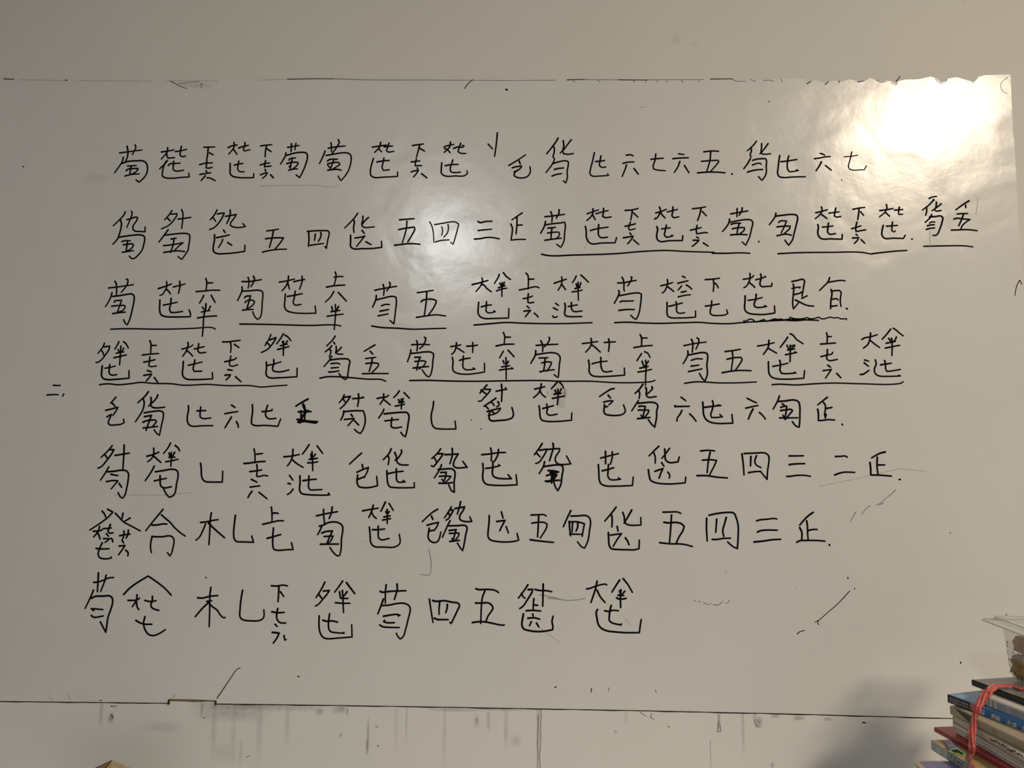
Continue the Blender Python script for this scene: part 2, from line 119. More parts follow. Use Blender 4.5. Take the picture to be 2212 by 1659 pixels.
G -5045 15758 -5066 15692 -5150 15543/-5060 15655 -4942 15700 -4954 15665 -5013 15568 -5092 15478 -5211 15409/-5128 15602 -5075 15568 -5050 15527/-4802 15776 -4838 15707 -4924 15579/-4771 15749 -4714 15714 -4650 15641/-4815 15624 -4799 15576/-4794 15627 -4789 15486 -4787 15355/-4718 15635 -4758 15576/-4853 15541 -4792 15555 -4716 15576/-4902 15469 -4803 15493 -4683 15528/-5110 15223 -5103 15099 -5109 15003 -5086 14949 -5016 14919 -4865 14922 -4508 14944 -4511 15109/-5087 15159 -4957 15189 -4828 15231/-4970 15275 -4964 15196 -4985 15114 -4973 15059 -4924 15041 -4814 15039 -4671 15074
G -3794 15733 -3844 15654 -3955 15540/-3822 15613 -3793 15576/-3857 15544 -3881 15509 -3977 15427/-3901 15482 -3872 15454 -3896 15324/-3771 15530 -3766 15475 -3775 15407 -3733 15386 -3637 15382/-3672 15514 -3714 15462 -3765 15420/-3848 15342 -3901 15255 -3993 15141/-3887 15265 -3778 15283 -3627 15294 -3524 15281 -3498 15249 -3513 15147 -3526 15023 -3548 14914 -3575 14893 -3630 14927 -3701 15009/-3860 15200 -3789 15205 -3714 15205 -3690 15187/-3851 15114 -3712 15128/-3897 15038 -3825 15040 -3703 15061
G -3024 15563 -3098 15519 -3229 15439/-3113 15440 -3058 15384/-3192 15299 -3093 15313 -3000 15323/-3068 15306 -3077 15217 -3121 15052/-3189 15203 -3064 15217 -2954 15208 -2942 15176 -2992 15107 -3062 15036/-3250 15007 -3086 15011 -2755 15013
U -8337 14774 -8184 14792 -7975 14775 -7750 14794 -7525 14822 -7299 14805 -6938 14798 -6711 14772 -6217 14788 -5857 14767 -5409 14769 -5193 14743 -4961 14762 -4694 14781
U -4065 14917 -3941 14944 -3674 14945 -3451 14929 -3139 14903 -2872 14895 -2801 14865
G -2317 15569 -2213 15574 -2097 15577 -1974 15570/-2224 15650 -2206 15589 -2213 15451/-2075 15713 -2048 15698 -2055 15647 -2104 15545 -2165 15494/-2329 15472 -2339 15399 -2391 15242/-2325 15402 -2195 15414 -2051 15432 -1935 15425 -1899 15401 -1904 15270 -1915 15111 -1949 14981 -1977 14949 -2028 14981 -2105 15086/-2251 15327 -2143 15330 -2178 15255 -2210 15081/-2250 15247 -2062 15255 -2037 15241 -2075 15168 -2168 15103/-2279 15120 -2161 15135 -1985 15150
G -1565 15535 -1461 15552 -1375 15569/-1457 15610 -1464 15533 -1495 15438 -1545 15387/-1439 15508 -1308 15424/-1259 15543 -1144 15552 -1055 15566/-1147 15616 -1143 15519 -1147 15422/-1533 15329 -1517 15243 -1524 15127 -1504 15062 -1410 15019 -1252 15005 -1094 15020 -915 15050 -917 15216/-1392 15272 -1313 15297 -1191 15316/-1321 15355 -1327 15243 -1326 15142 -1289 15099 -1095 15104 -1132 15128
G -563 15811 -538 15753 -544 15605/-526 15721 -426 15720/-698 15549 -554 15579 -360 15587/-560 15448 -631 15322/-470 15468 -416 15413 -354 15344/-563 15268 -540 15210/-509 15326 -505 15174 -501 14915/-462 15254 -494 15203/-586 15149 -436 15174/-629 15087 -507 15106 -371 15117 -400 15134
G 66 15563 207 15574 479 15586/152 15653 185 15581 190 15446/311 15719 321 15690 286 15610 221 15535/57 15462 53 15393 -35 15219/64 15385 179 15405 393 15423 479 15394 519 15344 508 15207 494 15034 487 14955 458 14962 411 15005/122 15321 291 15328/236 15321 229 15206 208 15076/172 15227 279 15249 358 15242 351 15206 273 15069/137 15057 265 15083 411 15098
G 944 15601 1087 15618 1234 15640/1107 15700 1117 15618 1079 15519 1006 15437/1117 15577 1168 15544 1282 15437/1361 15622 1461 15630 1572 15636/1442 15690 1453 15602 1439 15451/1059 15284 1073 15191 1073 15060 1118 14995 1231 14971 1409 14974 1741 15000 1734 15136/1127 15215 1265 15249 1411 15266/1293 15334 1292 15224 1305 15126 1345 15069 1502 15074
G 2039 15772 2063 15719 2061 15563/2079 15711 2173 15711/1920 15526 2077 15552 2267 15569/2060 15410 1974 15276/2120 15448 2181 15416 2221 15339/2070 15265 2098 15178/2136 15284 2147 15195 2137 15015 2130 14811/2191 15268 2122 15175/2028 15134 2184 15167/1992 15060 2121 15080 2248 15113
G 2862 15565 3016 15599 3280 15637/3006 15689 3029 15623 3017 15443/3110 15717 3147 15689 3137 15615 3087 15500/2933 15467 2937 15410 2899 15312 2841 15222/2940 15385 3078 15415 3239 15435 3295 15414 3306 15362 3288 15199 3293 15020 3246 14894 3214 14922 3144 15039/2995 15287 3092 15316 3205 15313/2993 15176 3135 15195/2943 15072 3073 15100 3194 15125
G 3634 15456 3771 15473 3921 15500/3768 15458 3777 15347 3743 15108/3668 15309 3800 15339 3929 15345 3948 15315 3902 15217 3825 15111/3570 15053 3731 15082 3892 15098 4113 15093
G 4245 15563 4384 15585 4557 15627/4459 15672 4451 15567 4417 15495 4348 15404/4439 15521 4598 15427/4811 15733 4752 15647 4667 15539/4859 15798 4897 15784 4978 15690 5096 15609/4792 15579 4819 15518/4853 15579 4851 15425 4843 15267/4876 15561 4933 15585 4940 15561 4889 15525 4868 15511/4804 15489 4938 15508/4763 15399 4858 15417 4971 15442 4936 15453/4439 15263 4439 15137 4447 15037 4495 14973 4578 14945 4789 14936 5090 14955 5108 15097/4521 15177 4655 15202 4804 15239/4651 15292 4665 15209 4650 15109 4679 15045 4763 15039 4946 15054 4918 15068
G 5541 15817 5550 15756 5541 15613/5559 15745 5627 15745/5423 15603 5552 15613 5700 15625/5422 15365 5545 15398 5630 15420 5642 15449/5542 15498 5538 15398 5526 15327 5556 15295 5725 15313/5543 15203 5594 15163/5454 15098 5606 15123 5562 15056 5493 14961/5704 15047 5776 14967
G 6193 15694 6243 15722 6356 15744 6484 15785/6359 15816 6349 15730 6302 15601 6215 15526/6353 15673 6407 15623 6516 15541/6736 15891 6666 15802 6571 15699/6787 15907 6837 15874 6904 15810 6965 15764/6691 15716 6730 15659/6747 15717 6751 15573 6739 15388/6836 15743 6816 15695 6779 15659/6642 15623 6814 15657/6623 15530 6754 15559 6891 15585/6228 15305 6304 15280/6219 15251 6259 15215 6296 15187/6141 15030 6176 15030 6304 15109/6427 15308 6442 15244 6402 15116 6420 15045 6481 15006 6634 14996 6885 15005 6851 15021/6521 15213 6615 15228 6721 15245/6600 15295 6615 15217 6612 15138 6638 15089 6750 15103 6887 15129
U -2340 14880 -2031 14886 -1545 14874 -1059 14872 -444 14884 171 14891 521 14879 1090 14881 1570 14857 2136 14868 2249 14882 2310 14904
U 2865 14849 3047 14876 3221 14877 3480 14861 3826 14862 4206 14881
U 4498 14830 4602 14839 4946 14828 5290 14851 5634 14866 6148 14855 6832 14858 6901 14876 6927 14897
N -9240 14759 -9199 14755 -9105 14757/-9351 14569 -9245 14578 -9130 14578/-9024 14590 -9046 14546
G -8002 14534 -8036 14490 -8097 14420/-8064 14417 -8007 14358/-8186 14280 -8050 14313 -7950 14342 -7982 14273 -8037 14184/-8155 14155 -8068 14205 -8096 14128 -8120 14039 -8089 14003 -7983 14003 -7870 14017 -7810 14049 -7830 14113
G -7375 14642 -7428 14566 -7567 14431/-7465 14501 -7445 14437 -7462 14300 -7491 14236 -7596 14062/-7320 14534 -7311 14453 -7321 14397 -7286 14349 -7220 14333 -7042 14347/-7189 14583 -7199 14542 -7290 14429 -7355 14365/-7434 14236 -7265 14264 -7119 14273 -7069 14249 -7058 14182 -7082 14022 -7115 13811 -7161 13837 -7225 13914/-7426 14164 -7290 14188 -7335 14052 -7380 13900/-7449 14056 -7354 14092 -7208 14101 -7187 14069 -7258 13973/-7438 13947 -7298 13961 -7161 13978
G -6586 14377 -6578 14313 -6595 14168 -6587 14072 -6547 14009 -6473 13985 -6327 13994 -6093 13999/-6411 14281 -6244 14287/-6344 14354 -6350 14234 -6343 14162 -6310 14138 -6140 14144
G -5749 14393 -5680 14349/-5870 14228 -5747 14252 -5623 14270/-5743 14164 -5796 14071 -5858 13961/-5642 14077 -5613 14028 -5598 13970
G -5348 14404 -5339 14266 -5351 14126 -5344 14038 -5302 14012 -5081 14010 -4841 13994 -4793 14133/-5156 14271 -5056 14282 -4967 14291 -4965 14321/-5054 14391 -5082 14285 -5079 14189 -5032 14142 -4882 14146
B -4281 14518 -4406 14447 -4510 14380/-4370 14425 -4342 14377 -4333 14289 -4332 14088/-4458 14271 -4347 14277 -4211 14278/-4409 14289 -4401 14193 -4403 14087/-4268 14299 -4328 14237 -4464 14075/-4313 14302 -4362 14202 -4419 14058/-4475 14127 -4377 14114 -4235 14094 -4081 14086/-4460 14075 -4323 14088 -4146 14077/-4359 14100 -4234 14076 -4110 14059/-4378 14403 -4320 14272
G -3588 14601 -3613 14539 -3678 14451/-3596 14553 -3467 14572 -3498 14522 -3574 14416 -3657 14337/-3609 14530 -3572 14469/-3422 14528 -3313 14537 -3211 14550 -3234 14564/-3315 14620 -3309 14523 -3326 14383/-3588 14293 -3595 14223 -3641 14118/-3565 14281 -3395 14298 -3219 14299 -3200 14261 -3174 14156 -3177 14051 -3218 13928 -3260 13867 -3313 13893 -3373 13945/-3446 14229 -3414 14186/-3570 14132 -3382 14151 -3424 14102 -3501 14014/-3375 14107 -3296 14027
G -2955 14534 -2890 14551 -2767 14570 -2742 14596/-2834 14622 -2832 14543 -2896 14423/-2813 14504 -2702 14412/-2537 14681 -2566 14632 -2640 14553/-2444 14650 -2339 14542/-2546 14513 -2519 14474/-2494 14527 -2487 14457 -2490 14338/-2459 14533 -2475 14483/-2540 14457 -2440 14471/-2605 14390 -2430 14426/-2823 14329 -2840 14280 -2920 14161/-2813 14242 -2655 14260 -2480 14273 -2374 14265 -2343 14213 -2353 14073 -2376 13916 -2400 13812 -2435 13829 -2489 13893/-2795 14109 -2687 14123 -2538 14138/-2665 14167 -2677 14054 -2675 14001 -2631 13979 -2477 13994
G -1876 14483 -1888 14368 -1916 14236 -1914 14133 -1890 14031 -1845 13980 -1764 13965 -1444 13964 -1465 14114
G -866 14803 -907 14756 -999 14645/-899 14719 -796 14719 -818 14675 -920 14557 -985 14493 -1025 14493/-980 14704 -862 14620/-689 14683 -583 14706 -488 14721 -517 14753/-591 14816 -580 14698 -586 14489/-696 14551 -787 14484 -921 14398/-779 14484 -724 14411/-896 14410 -832 14344/-658 14485 -632 14448 -639 14411 -680 14386/-861 14296 -741 14330 -602 14363 -624 14323 -689 14264 -836 14223/-807 14300 -821 14212 -813 14154 -776 14125 -637 14129 -462 14149 -374 14193 -360 14259 -390 14376/-773 14305 -711 14257
G 40 14726 136 14750 231 14773/165 14827 157 14761 107 14643 19 14564/136 14702 173 14636 246 14573/468 14862 399 14784 355 14736/512 14858 560 14807 586 14748/426 14706 451 14652/480 14725 484 14571 468 14432/543 14733 509 14659/407 14632 543 14649/378 14553 487 14574 601 14597/125 14411 137 14320 145 14203 174 14145 240 14123 459 14117 735 14141 743 14279/195 14360 283 14384 397 14414/268 14442 283 14365 271 14277 298 14241 356 14234 466 14256
G 1538 14744 1487 14735 1386 14675 1266 14592/1427 14618 1471 14564/1341 14487 1423 14507 1517 14514 1498 14488 1441 14435/1357 14441 1351 14374 1347 14310 1365 14266 1447 14242 1572 14236 1685 14255 1742 14300 1743 14350 1714 14436/1366 14399 1416 14403
G 2080 14827 2029 14750 1934 14655/1997 14712 2019 14668 2008 14556/2132 14770 2148 14732 2141 14643 2151 14605 2178 14584 2329 14597/2249 14783 2261 14758 2217 14694 2156 14643/1993 14516 1951 14453 1868 14326/1991 14468 2102 14479 2240 14488 2327 14467 2358 14423 2338 14341 2331 14202 2295 14020 2248 14064 2176 14161/2003 14409 2051 14415 2126 14409 2100 14314 2074 14188 2040 14245/1990 14339 2100 14342 2188 14340 2175 14290 2099 14195/1976 14178 2074 14188 2209 14202
G 2796 14587 2882 14520/2675 14410 2803 14413 2946 14416/2805 14337 2776 14274 2718 14192 2711 14135/2954 14272 3012 14212 3069 14137/2680 14425 2687 14406
G 3198 14497 3204 14371 3212 14258 3255 14170 3335 14120 3446 14099 3751 14104 3736 14267/3215 14396 3365 14416 3534 14435 3478 14444/3379 14523 3393 14460 3370 14346 3343 14258 3361 14208 3448 14209 3561 14222 3512 14266
G 4030 14571 4109 14529 4199 14487/3998 14387 4106 14413 4226 14438/4131 14371 4090 14296 4041 14182/4251 14306 4312 14247 4357 14181
G 4627 14617 4599 14539 4504 14371/4609 14515 4725 14525 4907 14543 4976 14512 4999 14427 4997 14286 4990 14145 4976 14036 4921 14054 4854 14138/4675 14475 4716 14444/4648 14404 4694 14423 4757 14426 4748 14341 4716 14200 4683 14259/4643 14344 4748 14360 4846 14363 4862 14342 4802 14271 4722 14176/4621 14207 4786 14208 4960 14211
G 5513 14597 5452 14550 5333 14457/5439 14500 5469 14458 5471 14373 5454 14275 5465 14207 5485 14282/5484 14388 5593 14407/5327 14373 5339 14302 5335 14162 5411 14165 5509 14179 5634 14174
D 5770 14097 5778 14085
G -8019 13606 -8087 13518 -8220 13382/-8072 13529 -7982 13530 -8004 13479 -8108 13327 -8214 13200 -8270 13178/-8147 13427 -8097 13364/-7788 13620 -7784 13465 -7787 13171/-7952 13420 -7807 13445 -7676 13468/-8060 13201 -8126 13081 -8207 12951/-8087 13110 -7950 13122 -7806 13142 -7724 13132 -7677 13085 -7674 12958 -7697 12785 -7722 12667 -7760 12616 -7801 12634 -7854 12721/-8012 13063 -7876 13039/-8092 12924 -7972 12945 -7870 12941 -7920 12878 -7992 12787/-7845 12891 -7791 12820
G -7336 13409 -7224 13441 -7110 13488/-7214 13564 -7209 13453 -7244 13365 -7317 13306/-7206 13413 -7063 13295/-6893 13665 -6932 13582 -7020 13462/-6802 13617 -6746 13575 -6711 13516/-6911 13471 -6891 13407/-6871 13487 -6861 13360 -6866 13225/-6806 13487 -6835 13423/-6911 13391 -6794 13395/-6967 13308 -6855 13328 -6732 13356/-7183 13223 -7239 13112 -7343 12950/-7158 13117 -6999 13142 -6822 13167 -6741 13139 -6718 13076 -6737 12903 -6782 12682 -6865 12638 -6910 12681 -6984 12794/-7169 12944 -7070 12968 -6939 12996/-7063 13045 -7055 12932 -7040 12853 -6982 12817 -6835 12839
G -6297 13285 -6279 13190 -6271 13080 -6243 12985 -6192 12942 -6072 12932 -5863 12933 -5864 13138
G -5280 13561 -5260 13450 -5254 13300/-5228 13463 -5116 13478/-5461 13286 -5381 13292 -5222 13316 -5058 13329/-5215 13269 -5205 13167 -5211 13049 -5187 13041 -5068 13065 -5001 13055/-5343 13134 -5231 13148 -5120 13167/-5310 12988 -5202 12939/-5326 12844 -5144 12869/-5288 12765 -5333 12702 -5360 12647/-5152 12746 -4995 12627
G -4703 13417 -4555 13433 -4411 13463/-4537 13560 -4539 13440 -4571 13336 -4631 13247/-4546 13368 -4471 13304 -4330 13220/-4232 13648 -4270 13585 -4352 13470/-4077 13626 -4018 13554 -3966 13486/-4189 13468 -4178 13390/-4172 13517 -4157 13378 -4146 13161/-4104 13469 -4139 13423/-4216 13373 -4066 13394/-4247 13308 -4155 13309 -4057 13329/-4584 13067 -4515 12979/-4606 12918 -4556 12908/-4509 12811 -4557 12746 -4612 12710/-4386 13062 -4379 12935 -4381 12793 -4346 12735 -4267 12716 -4096 12705 -3913 12704 -3808 12711 -3835 12746/-4324 12972 -4210 12988 -4073 13002/-4213 13063 -4215 12936 -4212 12846 -4178 12801 -4099 12802 -3959 12807
G -3227 13497 -3304 13429 -3451 13289/-3208 13281 -3193 13209/-3305 13137 -3206 13184 -3089 13230 -3107 13158 -3165 13038/-3288 13083 -3299 12995 -3293 12931 -3263 12873 -3184 12852 -3053 12855 -2908 12889 -2928 13063/-3273 13008 -3166 13054
G -2665 13583 -2702 13498 -2811 13377/-2721 13450 -2703 13401 -2717 13284/-2598 13515 -2563 13428 -2555 13350 -2514 13299 -2449 13282 -2337 13281/-2474 13558 -2464 13532 -2492 13467 -2555 13383 -2588 13369/-2740 13171 -2731 13051 -2715 12935 -2675 12871 -2609 12859 -2401 12854 -2212 12860 -2217 12950/-2726 13113 -2589 13143 -2430 13163/-2561 13208 -2555 13079 -2554 13014 -2527 12965 -2468 12957 -2387 12964 -2429 12992
G -1728 13588 -1781 13514 -1893 13404/-1794 13496 -1679 13497 -1712 13441 -1791 13334 -1857 13253 -1900 13270/-1853 13420 -1826 13393 -1805 13340/-1510 13598 -1504 13482 -1549 13311/-1645 13479 -1511 13486 -1394 13496 -1430 13436 -1475 13343 -1481 13276 -1447 13243 -1223 13245 -1308 13357/-1707 13290 -1742 13201 -1840 13041/-1769 13201 -1641 13211 -1507 13212 -1460 13176 -1449 13110 -1464 12977 -1458 12779 -1501 12798 -1567 12917/-1721 13145 -1614 13151 -1632 13056 -1658 12969 -1695 13018/-1744 13072 -1639 13079 -1525 13074 -1558 13030 -1624 12963/-1747 12946 -1637 12943 -1497 12957
G -950 13483 -787 13501 -626 13524 -503 13529/-785 13610 -767 13527 -772 13368/-637 13582 -642 13502 -705 13365/-929 13320 -920 13194 -929 13061 -908 12982 -861 12936 -768 12919 -567 12912 -281 12927 -302 13112/-871 13227 -731 13248 -604 13280 -631 13302/-738 13361 -741 13235 -746 13129 -722 13079 -649 13047 -542 13038 -388 13039 -453 13114
G 185 13700 136 13620 39 13489/143 13574 276 13597 257 13548 177 13414 124 13347 66 13327/86 13513 147 13450/387 13706 397 13642 363 13509 324 13379/296 13591 403 13602 514 13609 510 13569 443 13463 430 13403 450 13350 497 13317 577 13311 723 13323 641 13473/230 13362 217 13295 131 13138/211 13268 337 13289 497 13304 557 13291 577 13245 557 13099 537 12940 482 12824 444 12874 407 12972
B 300 13196 404 13190 494 13171/337 13157 471 13164/271 13103 364 13124 457 13118/391 13177 384 13071 364 12965/417 13151 404 13019/451 13125 417 13058 364 12992/457 13111 391 13018/247 12997 364 13012 524 13019/285 12991 484 13017/375 13151 358 13018
G 1283 13436 1443 13479 1615 13523/1371 13562 1373 13330/1496 13554 1499 13459 1463 13322/1237 13313 1246 13169 1252 13042 1281 12963 1360 12924 1552 12917 1870 12931 1885 13087/1309 13199 1426 13227 1525 13259/1426 13319 1417 13187 1417 13091 1457 13039 1536 13033 1651 13045 1608 13072
G 2368 13664 2308 13608 2182 13482/2275 13536 2298 13464 2297 13348/2476 13612 2482 13513 2489 13418 2544 13367 2720 13375 2745 13467/2567 13626 2507 13545 2421 13438/2417 13358 2459 13293/2292 13198 2439 13250 2398 13162 2365 13071/2529 13184 2565 13124 2553 13073/2168 13227 2183 13113 2206 13034 2285 12991 2539 12965 2849 12988 2859 13094
G 3145 13582 3280 13595 3404 13584/3319 13556 3285 13407 3257 13180/3174 13411 3325 13420 3436 13408 3402 13329 3304 13145/3070 13123 3256 13124 3430 13099 3628 13085
G 3906 13531 3924 13380 3937 13142/3946 13539 4153 13549 4343 13547 4397 13503 4403 13415 4375 13241 4359 13063 4243 13208/4072 13485 4060 13310/4175 13501 4141 13398 4163 13334 4254 13279/4021 13186 4129 13204 4243 13211
G 4777 13501 4915 13502 5041 13506/4773 13339 4847 13350 5057 13361/4723 13122 4794 13125 4904 13142 5062 13143 5156 13128
G 5628 13496 5719 13499 5814 13505 5844 13484/5602 13155 5677 13184 5772 13207 5971 13205
G 6543 13586 6445 13560 6292 13476/6395 13488 6384 13335 6395 13169/6410 13346 6527 13347/6257 13389 6265 13287 6264 13160 6444 13157 6640 13143
D 6782 13079 6794 13083
G -8040 12406 -7934 12353 -8018 12259 -8135 12165 -8358 12013/-8140 12365 -8104 12332 -8066 12259/-7885 12331 -7813 12261 -7712 12169 -7557 12091 -7389 12007/-7739 12332 -7750 12235/-7597 12246 -7692 12187/-8289 11991 -8207 11999 -8126 12013 -8107 12039/-8174 12083 -8187 12005 -8275 11885/-8212 11972 -8183 11933 -8150 11847/-8087 12044 -8012 12047 -7944 12057/-7968 12120 -7997 12034 -8008 11987 -7980 11961 -7907 11966/-8037 11947 -7990 11901/-8083 11857 -7966 11855 -7992 11829 -8051 11788/-7940 11862 -7911 11836 -7902 11796/-8215 11674 -8132 11665 -7966 11670/-8105 11779 -8147 11675 -8170 11569 -8144 11510 -8081 11485 -7972 11486 -7911 11500 -7922 11519/-7779 11913 -7698 11931 -7579 11945/-7702 12001 -7698 11931 -7729 11825/-7618 12018 -7623 11931 -7654 11872/-7719 11818 -7696 11779/-7777 11721 -7666 11733 -7697 11680 -7779 11560/-7645 11645 -7597 11595 -7601 11542
G -6974 12413 -7051 12315 -7141 12201 -7284 12012/-6999 12309 -6925 12250 -6826 12171 -6739 12079 -6612 11974 -6524 11919/-7166 12117 -7068 12122 -6947 12143 -6885 12137/-7155 11910 -7176 11791 -7174 11685 -7154 11606/-7159 11903 -6975 11902 -6799 11916 -6750 11881 -6733 11808 -6748 11703 -6775 11584 -6798 11547 -6849 11610
G -6244 12174 -6134 12188 -5999 12218 -5912 12230/-6046 12357 -6061 12224 -6060 12000 -6067 11766/-6148 12148 -6194 12025 -6256 11899 -6317 11845/-6092 12165 -6007 12086 -5775 11897
G -5586 12315 -5599 12148 -5605 11977 -5591 11884 -5546 11830 -5443 11824 -5220 11818 -5261 11934
G -4907 12473 -4891 12341 -4886 12209/-4868 12362 -4812 12365 -4772 12355/-5059 12153 -4885 12193 -4759 12221 -4669 12219/-4854 12085 -4860 11938 -4853 11768 -4835 11699 -4771 11676 -4613 11685 -4468 11692 -4504 11818/-4966 11893 -4844 11927 -4710 11967
G -4046 12318 -3876 12358 -3652 12399/-3918 12439 -3909 12304 -3885 12152/-3756 12484 -3766 12382 -3807 12270/-3987 12128 -3917 12148 -3839 12188 -3729 12209 -3617 12190 -3553 12136 -3543 12059 -3562 11904 -3564 11719 -3584 11596 -3623 11583 -3696 11633 -3778 11737/-3940 12133 -3962 12070 -4014 11969/-3936 12001 -3866 12028 -3736 12042 -3791 11918 -3835 11809/-3891 11937 -3721 11949 -3766 11856 -3827 11801/-3956 11795 -3614 11801
G -3178 12419 -3008 12451 -2886 12471/-2982 12526 -3000 12436 -3060 12296/-3015 12405 -2966 12320 -2914 12279/-2751 12586 -2789 12508 -2834 12414/-2682 12560 -2601 12432/-2739 12407 -2719 12369/-2716 12449 -2710 12330 -2710 12188/-2676 12408 -2706 12364/-2773 12309 -2658 12331/-2795 12252 -2646 12280/-3043 12118 -3025 11971 -3009 11833 -2960 11772 -2755 11754 -2551 11761 -2466 11823 -2478 11992/-2983 12072 -2873 12073 -2755 12087/-2878 12138 -2874 12004 -2866 11927 -2821 11889 -2668 11913
G -1765 12462 -1854 12409 -2052 12229/-1881 12334 -1852 12269/-1960 12163 -1850 12195 -1749 12219 -1763 12165 -1829 12064/-1919 12110 -1933 12009 -1937 11940 -1900 11879 -1813 11846 -1751 11873 -1721 11942 -1699 12043/-1918 12056 -1848 12072/-1510 12505 -1556 12422 -1637 12305/-1540 12453 -1470 12446 -1508 12376 -1569 12283 -1605 12262/-1568 12407 -1539 12345/-1338 12605 -1360 12494 -1398 12377/-1439 12477 -1353 12494 -1263 12510 -1281 12456 -1350 12339 -1350 12285 -1302 12250 -1224 12237 -1122 12241 -1162 12325/-1530 12252 -1568 12175 -1671 11943/-1552 12156 -1395 12161 -1238 12162 -1215 12140 -1236 11985 -1265 11801 -1287 11704 -1327 11747 -1386 11843/-1543 12070 -1414 12088 -1440 11999 -1469 11876/-1539 12018 -1362 12026 -1361 11992 -1423 11899/-1527 11870 -1352 11892/-1486 11922 -1461 11876
G -799 12352 -801 12221 -818 12036 -814 11959 -782 11913 -673 11881 -502 11870 -330 11884 -245 11906 -277 12029/-572 12423 -539 12308/-656 12245 -502 12267 -551 12177 -600 12076/-480 12151 -437 12035
G -18 12370 103 12375 228 12377 264 12357/124 12352 117 12183 105 11968/-2 12220 73 12233 228 12235 280 12208 275 12154 156 11949/-30 11916 74 11903 245 11885 400 11872
G 722 12458 664 12342 582 12161/722 12358 851 12362 1006 12368 1068 12330 1087 12269 1067 12085 1036 11901 977 11774 927 11793 845 11887/692 12258 703 12112 718 11997/695 12250 835 12254 975 12219 951 12099 932 11989/754 12240 745 12063/850 12228 850 12159 819 12082/703 12028 819 12026 928 12025
G 1562 12527 1510 12459 1353 12272/1469 12405 1486 12351 1484 12166/1686 12434 1713 12353 1719 12273 1753 12220 1847 12200 2020 12206 2020 12343/1852 12478 1781 12354 1709 12237/1580 12175 1596 12088/1456 12016 1663 12045 1588 11950 1506 11813/1730 11968 1771 11912 1797 11843/1417 12062 1423 11935 1432 11828 1466 11773 1574 11756 1749 11752 1897 11753 1981 11774 1987 11931
G 2431 12445 2567 12449 2702 12450 2759 12426/2586 12392 2575 12241 2562 12080 2542 11880/2445 12260 2523 12250 2672 12259 2766 12236 2817 12189 2791 12109 2715 11988 2669 11884/2364 11887 2532 11870 2801 11862 2962 11824
G 3233 12341 3226 12167 3236 11927/3278 12397 3430 12430 3619 12451 3733 12439 3778 12346 3808 12212 3805 12039 3786 11795 3713 11825 3608 11913/3417 12326 3405 12195 3394 12084/3594 12360 3553 12223 3524 12116 3540 12012/3329 11958 3394 11955 3528 11976 3665 11982
G 4149 12302 4203 12320 4351 12335 4472 12349 4519 12339/4157 12098 4212 12123 4346 12137 4520 12136/4093 11918 4247 11934 4422 11961 4580 11971
G 5185 12466 5089 12398 5020 12331 4933 12232/5062 12314 5074 12224 5073 12091 5079 11968/5088 12134 5148 12152 5249 12157/4932 12186 4967 12104 4963 11964/4871 11921 4929 11950 5036 11955 5249 11956 5386 11946
D 5460 11883 5468 11870
G -8225 11045 -8142 11054 -8033 11090 -7939 11130 -7847 11139/-8144 11220 -8143 11066 -8143 10877/-7994 11183 -8009 11098 -8081 10882/-8218 10903 -8255 10803 -8357 10567/-8252 10753 -8174 10789 -8031 10795 -7904 10800 -7854 10762 -7841 10686 -7866 10563 -7913 10409 -7927 10257 -7939 10135 -7980 10203 -8056 10328/-8193 10528 -8240 10563 -8144 10559 -8020 10549/-8232 10439 -8191 10409 -8119 10411 -8002 10434
G -7640 10831 -7545 10934 -7439 11020 -7192 11174 -6995 11048 -6862 10950 -6737 10829/-7549 10723 -7470 10724 -7375 10737 -7332 10768/-7385 10826 -7391 10737 -7463 10609/-7389 10699 -7368 10600 -7334 10557/-7232 10727 -7151 10709 -7017 10722/-7093 10802 -7089 10725 -7113 10649 -7098 10603 -7041 10569 -6956 10548/-7381 10360 -7304 10318 -7208 10294 -7074 10294/-7212 10431 -7233 10312 -7203 10206 -7135 10115 -7039 10089 -6930 10126 -6816 10200
G -6233 10786 -6141 10783 -6016 10815 -5854 10832/-5992 10979 -6004 10830 -5997 10586 -5991 10264/-6059 10723 -5965 10736/-6026 10700 -6132 10600 -6262 10443/-6018 10693 -5944 10625 -5863 10573 -5779 10467 -5730 10430 -5699 10435
G -5392 10934 -5414 10776 -5425 10593 -5416 10441 -5375 10404 -5209 10380 -5021 10401 -4976 10447 -4978 10584
G -4852 11023 -4754 11019 -4629 11038 -4549 11023/-4711 11009 -4712 10872 -4717 10735/-4679 10915 -4613 10830/-4826 10551 -4736 10534 -4595 10541/-4718 10608 -4735 10506 -4724 10415 -4666 10356 -4560 10349/-4759 10324 -4716 10284/-4804 10177 -4675 10166 -4711 10083 -4778 9984/-4583 10122 -4566 10040 -4541 10052
G -3852 11100 -3904 10988 -4008 10816/-3874 10938 -3761 10949 -3799 10890 -3897 10767 -3957 10698 -4014 10663/-3963 10881 -3898 10802/-3519 11125 -3576 11038 -3663 10919/-3447 11096 -3371 11002 -3285 10896/-3573 10931 -3550 10810 -3412 10808/-3518 10952 -3507 10825 -3486 10552/-3431 10930 -3492 10848/-3642 10728 -3519 10719 -3371 10721/-3938 10486 -3938 10335 -3918 10199 -3877 10124 -3829 10087 -3564 10091 -3315 10114 -3329 10335/-3867 10408 -3791 10390 -3698 10398 -3591 10377/-3745 10526 -3760 10398 -3756 10277 -3723 10209 -3629 10188 -3465 10178 -3470 10195
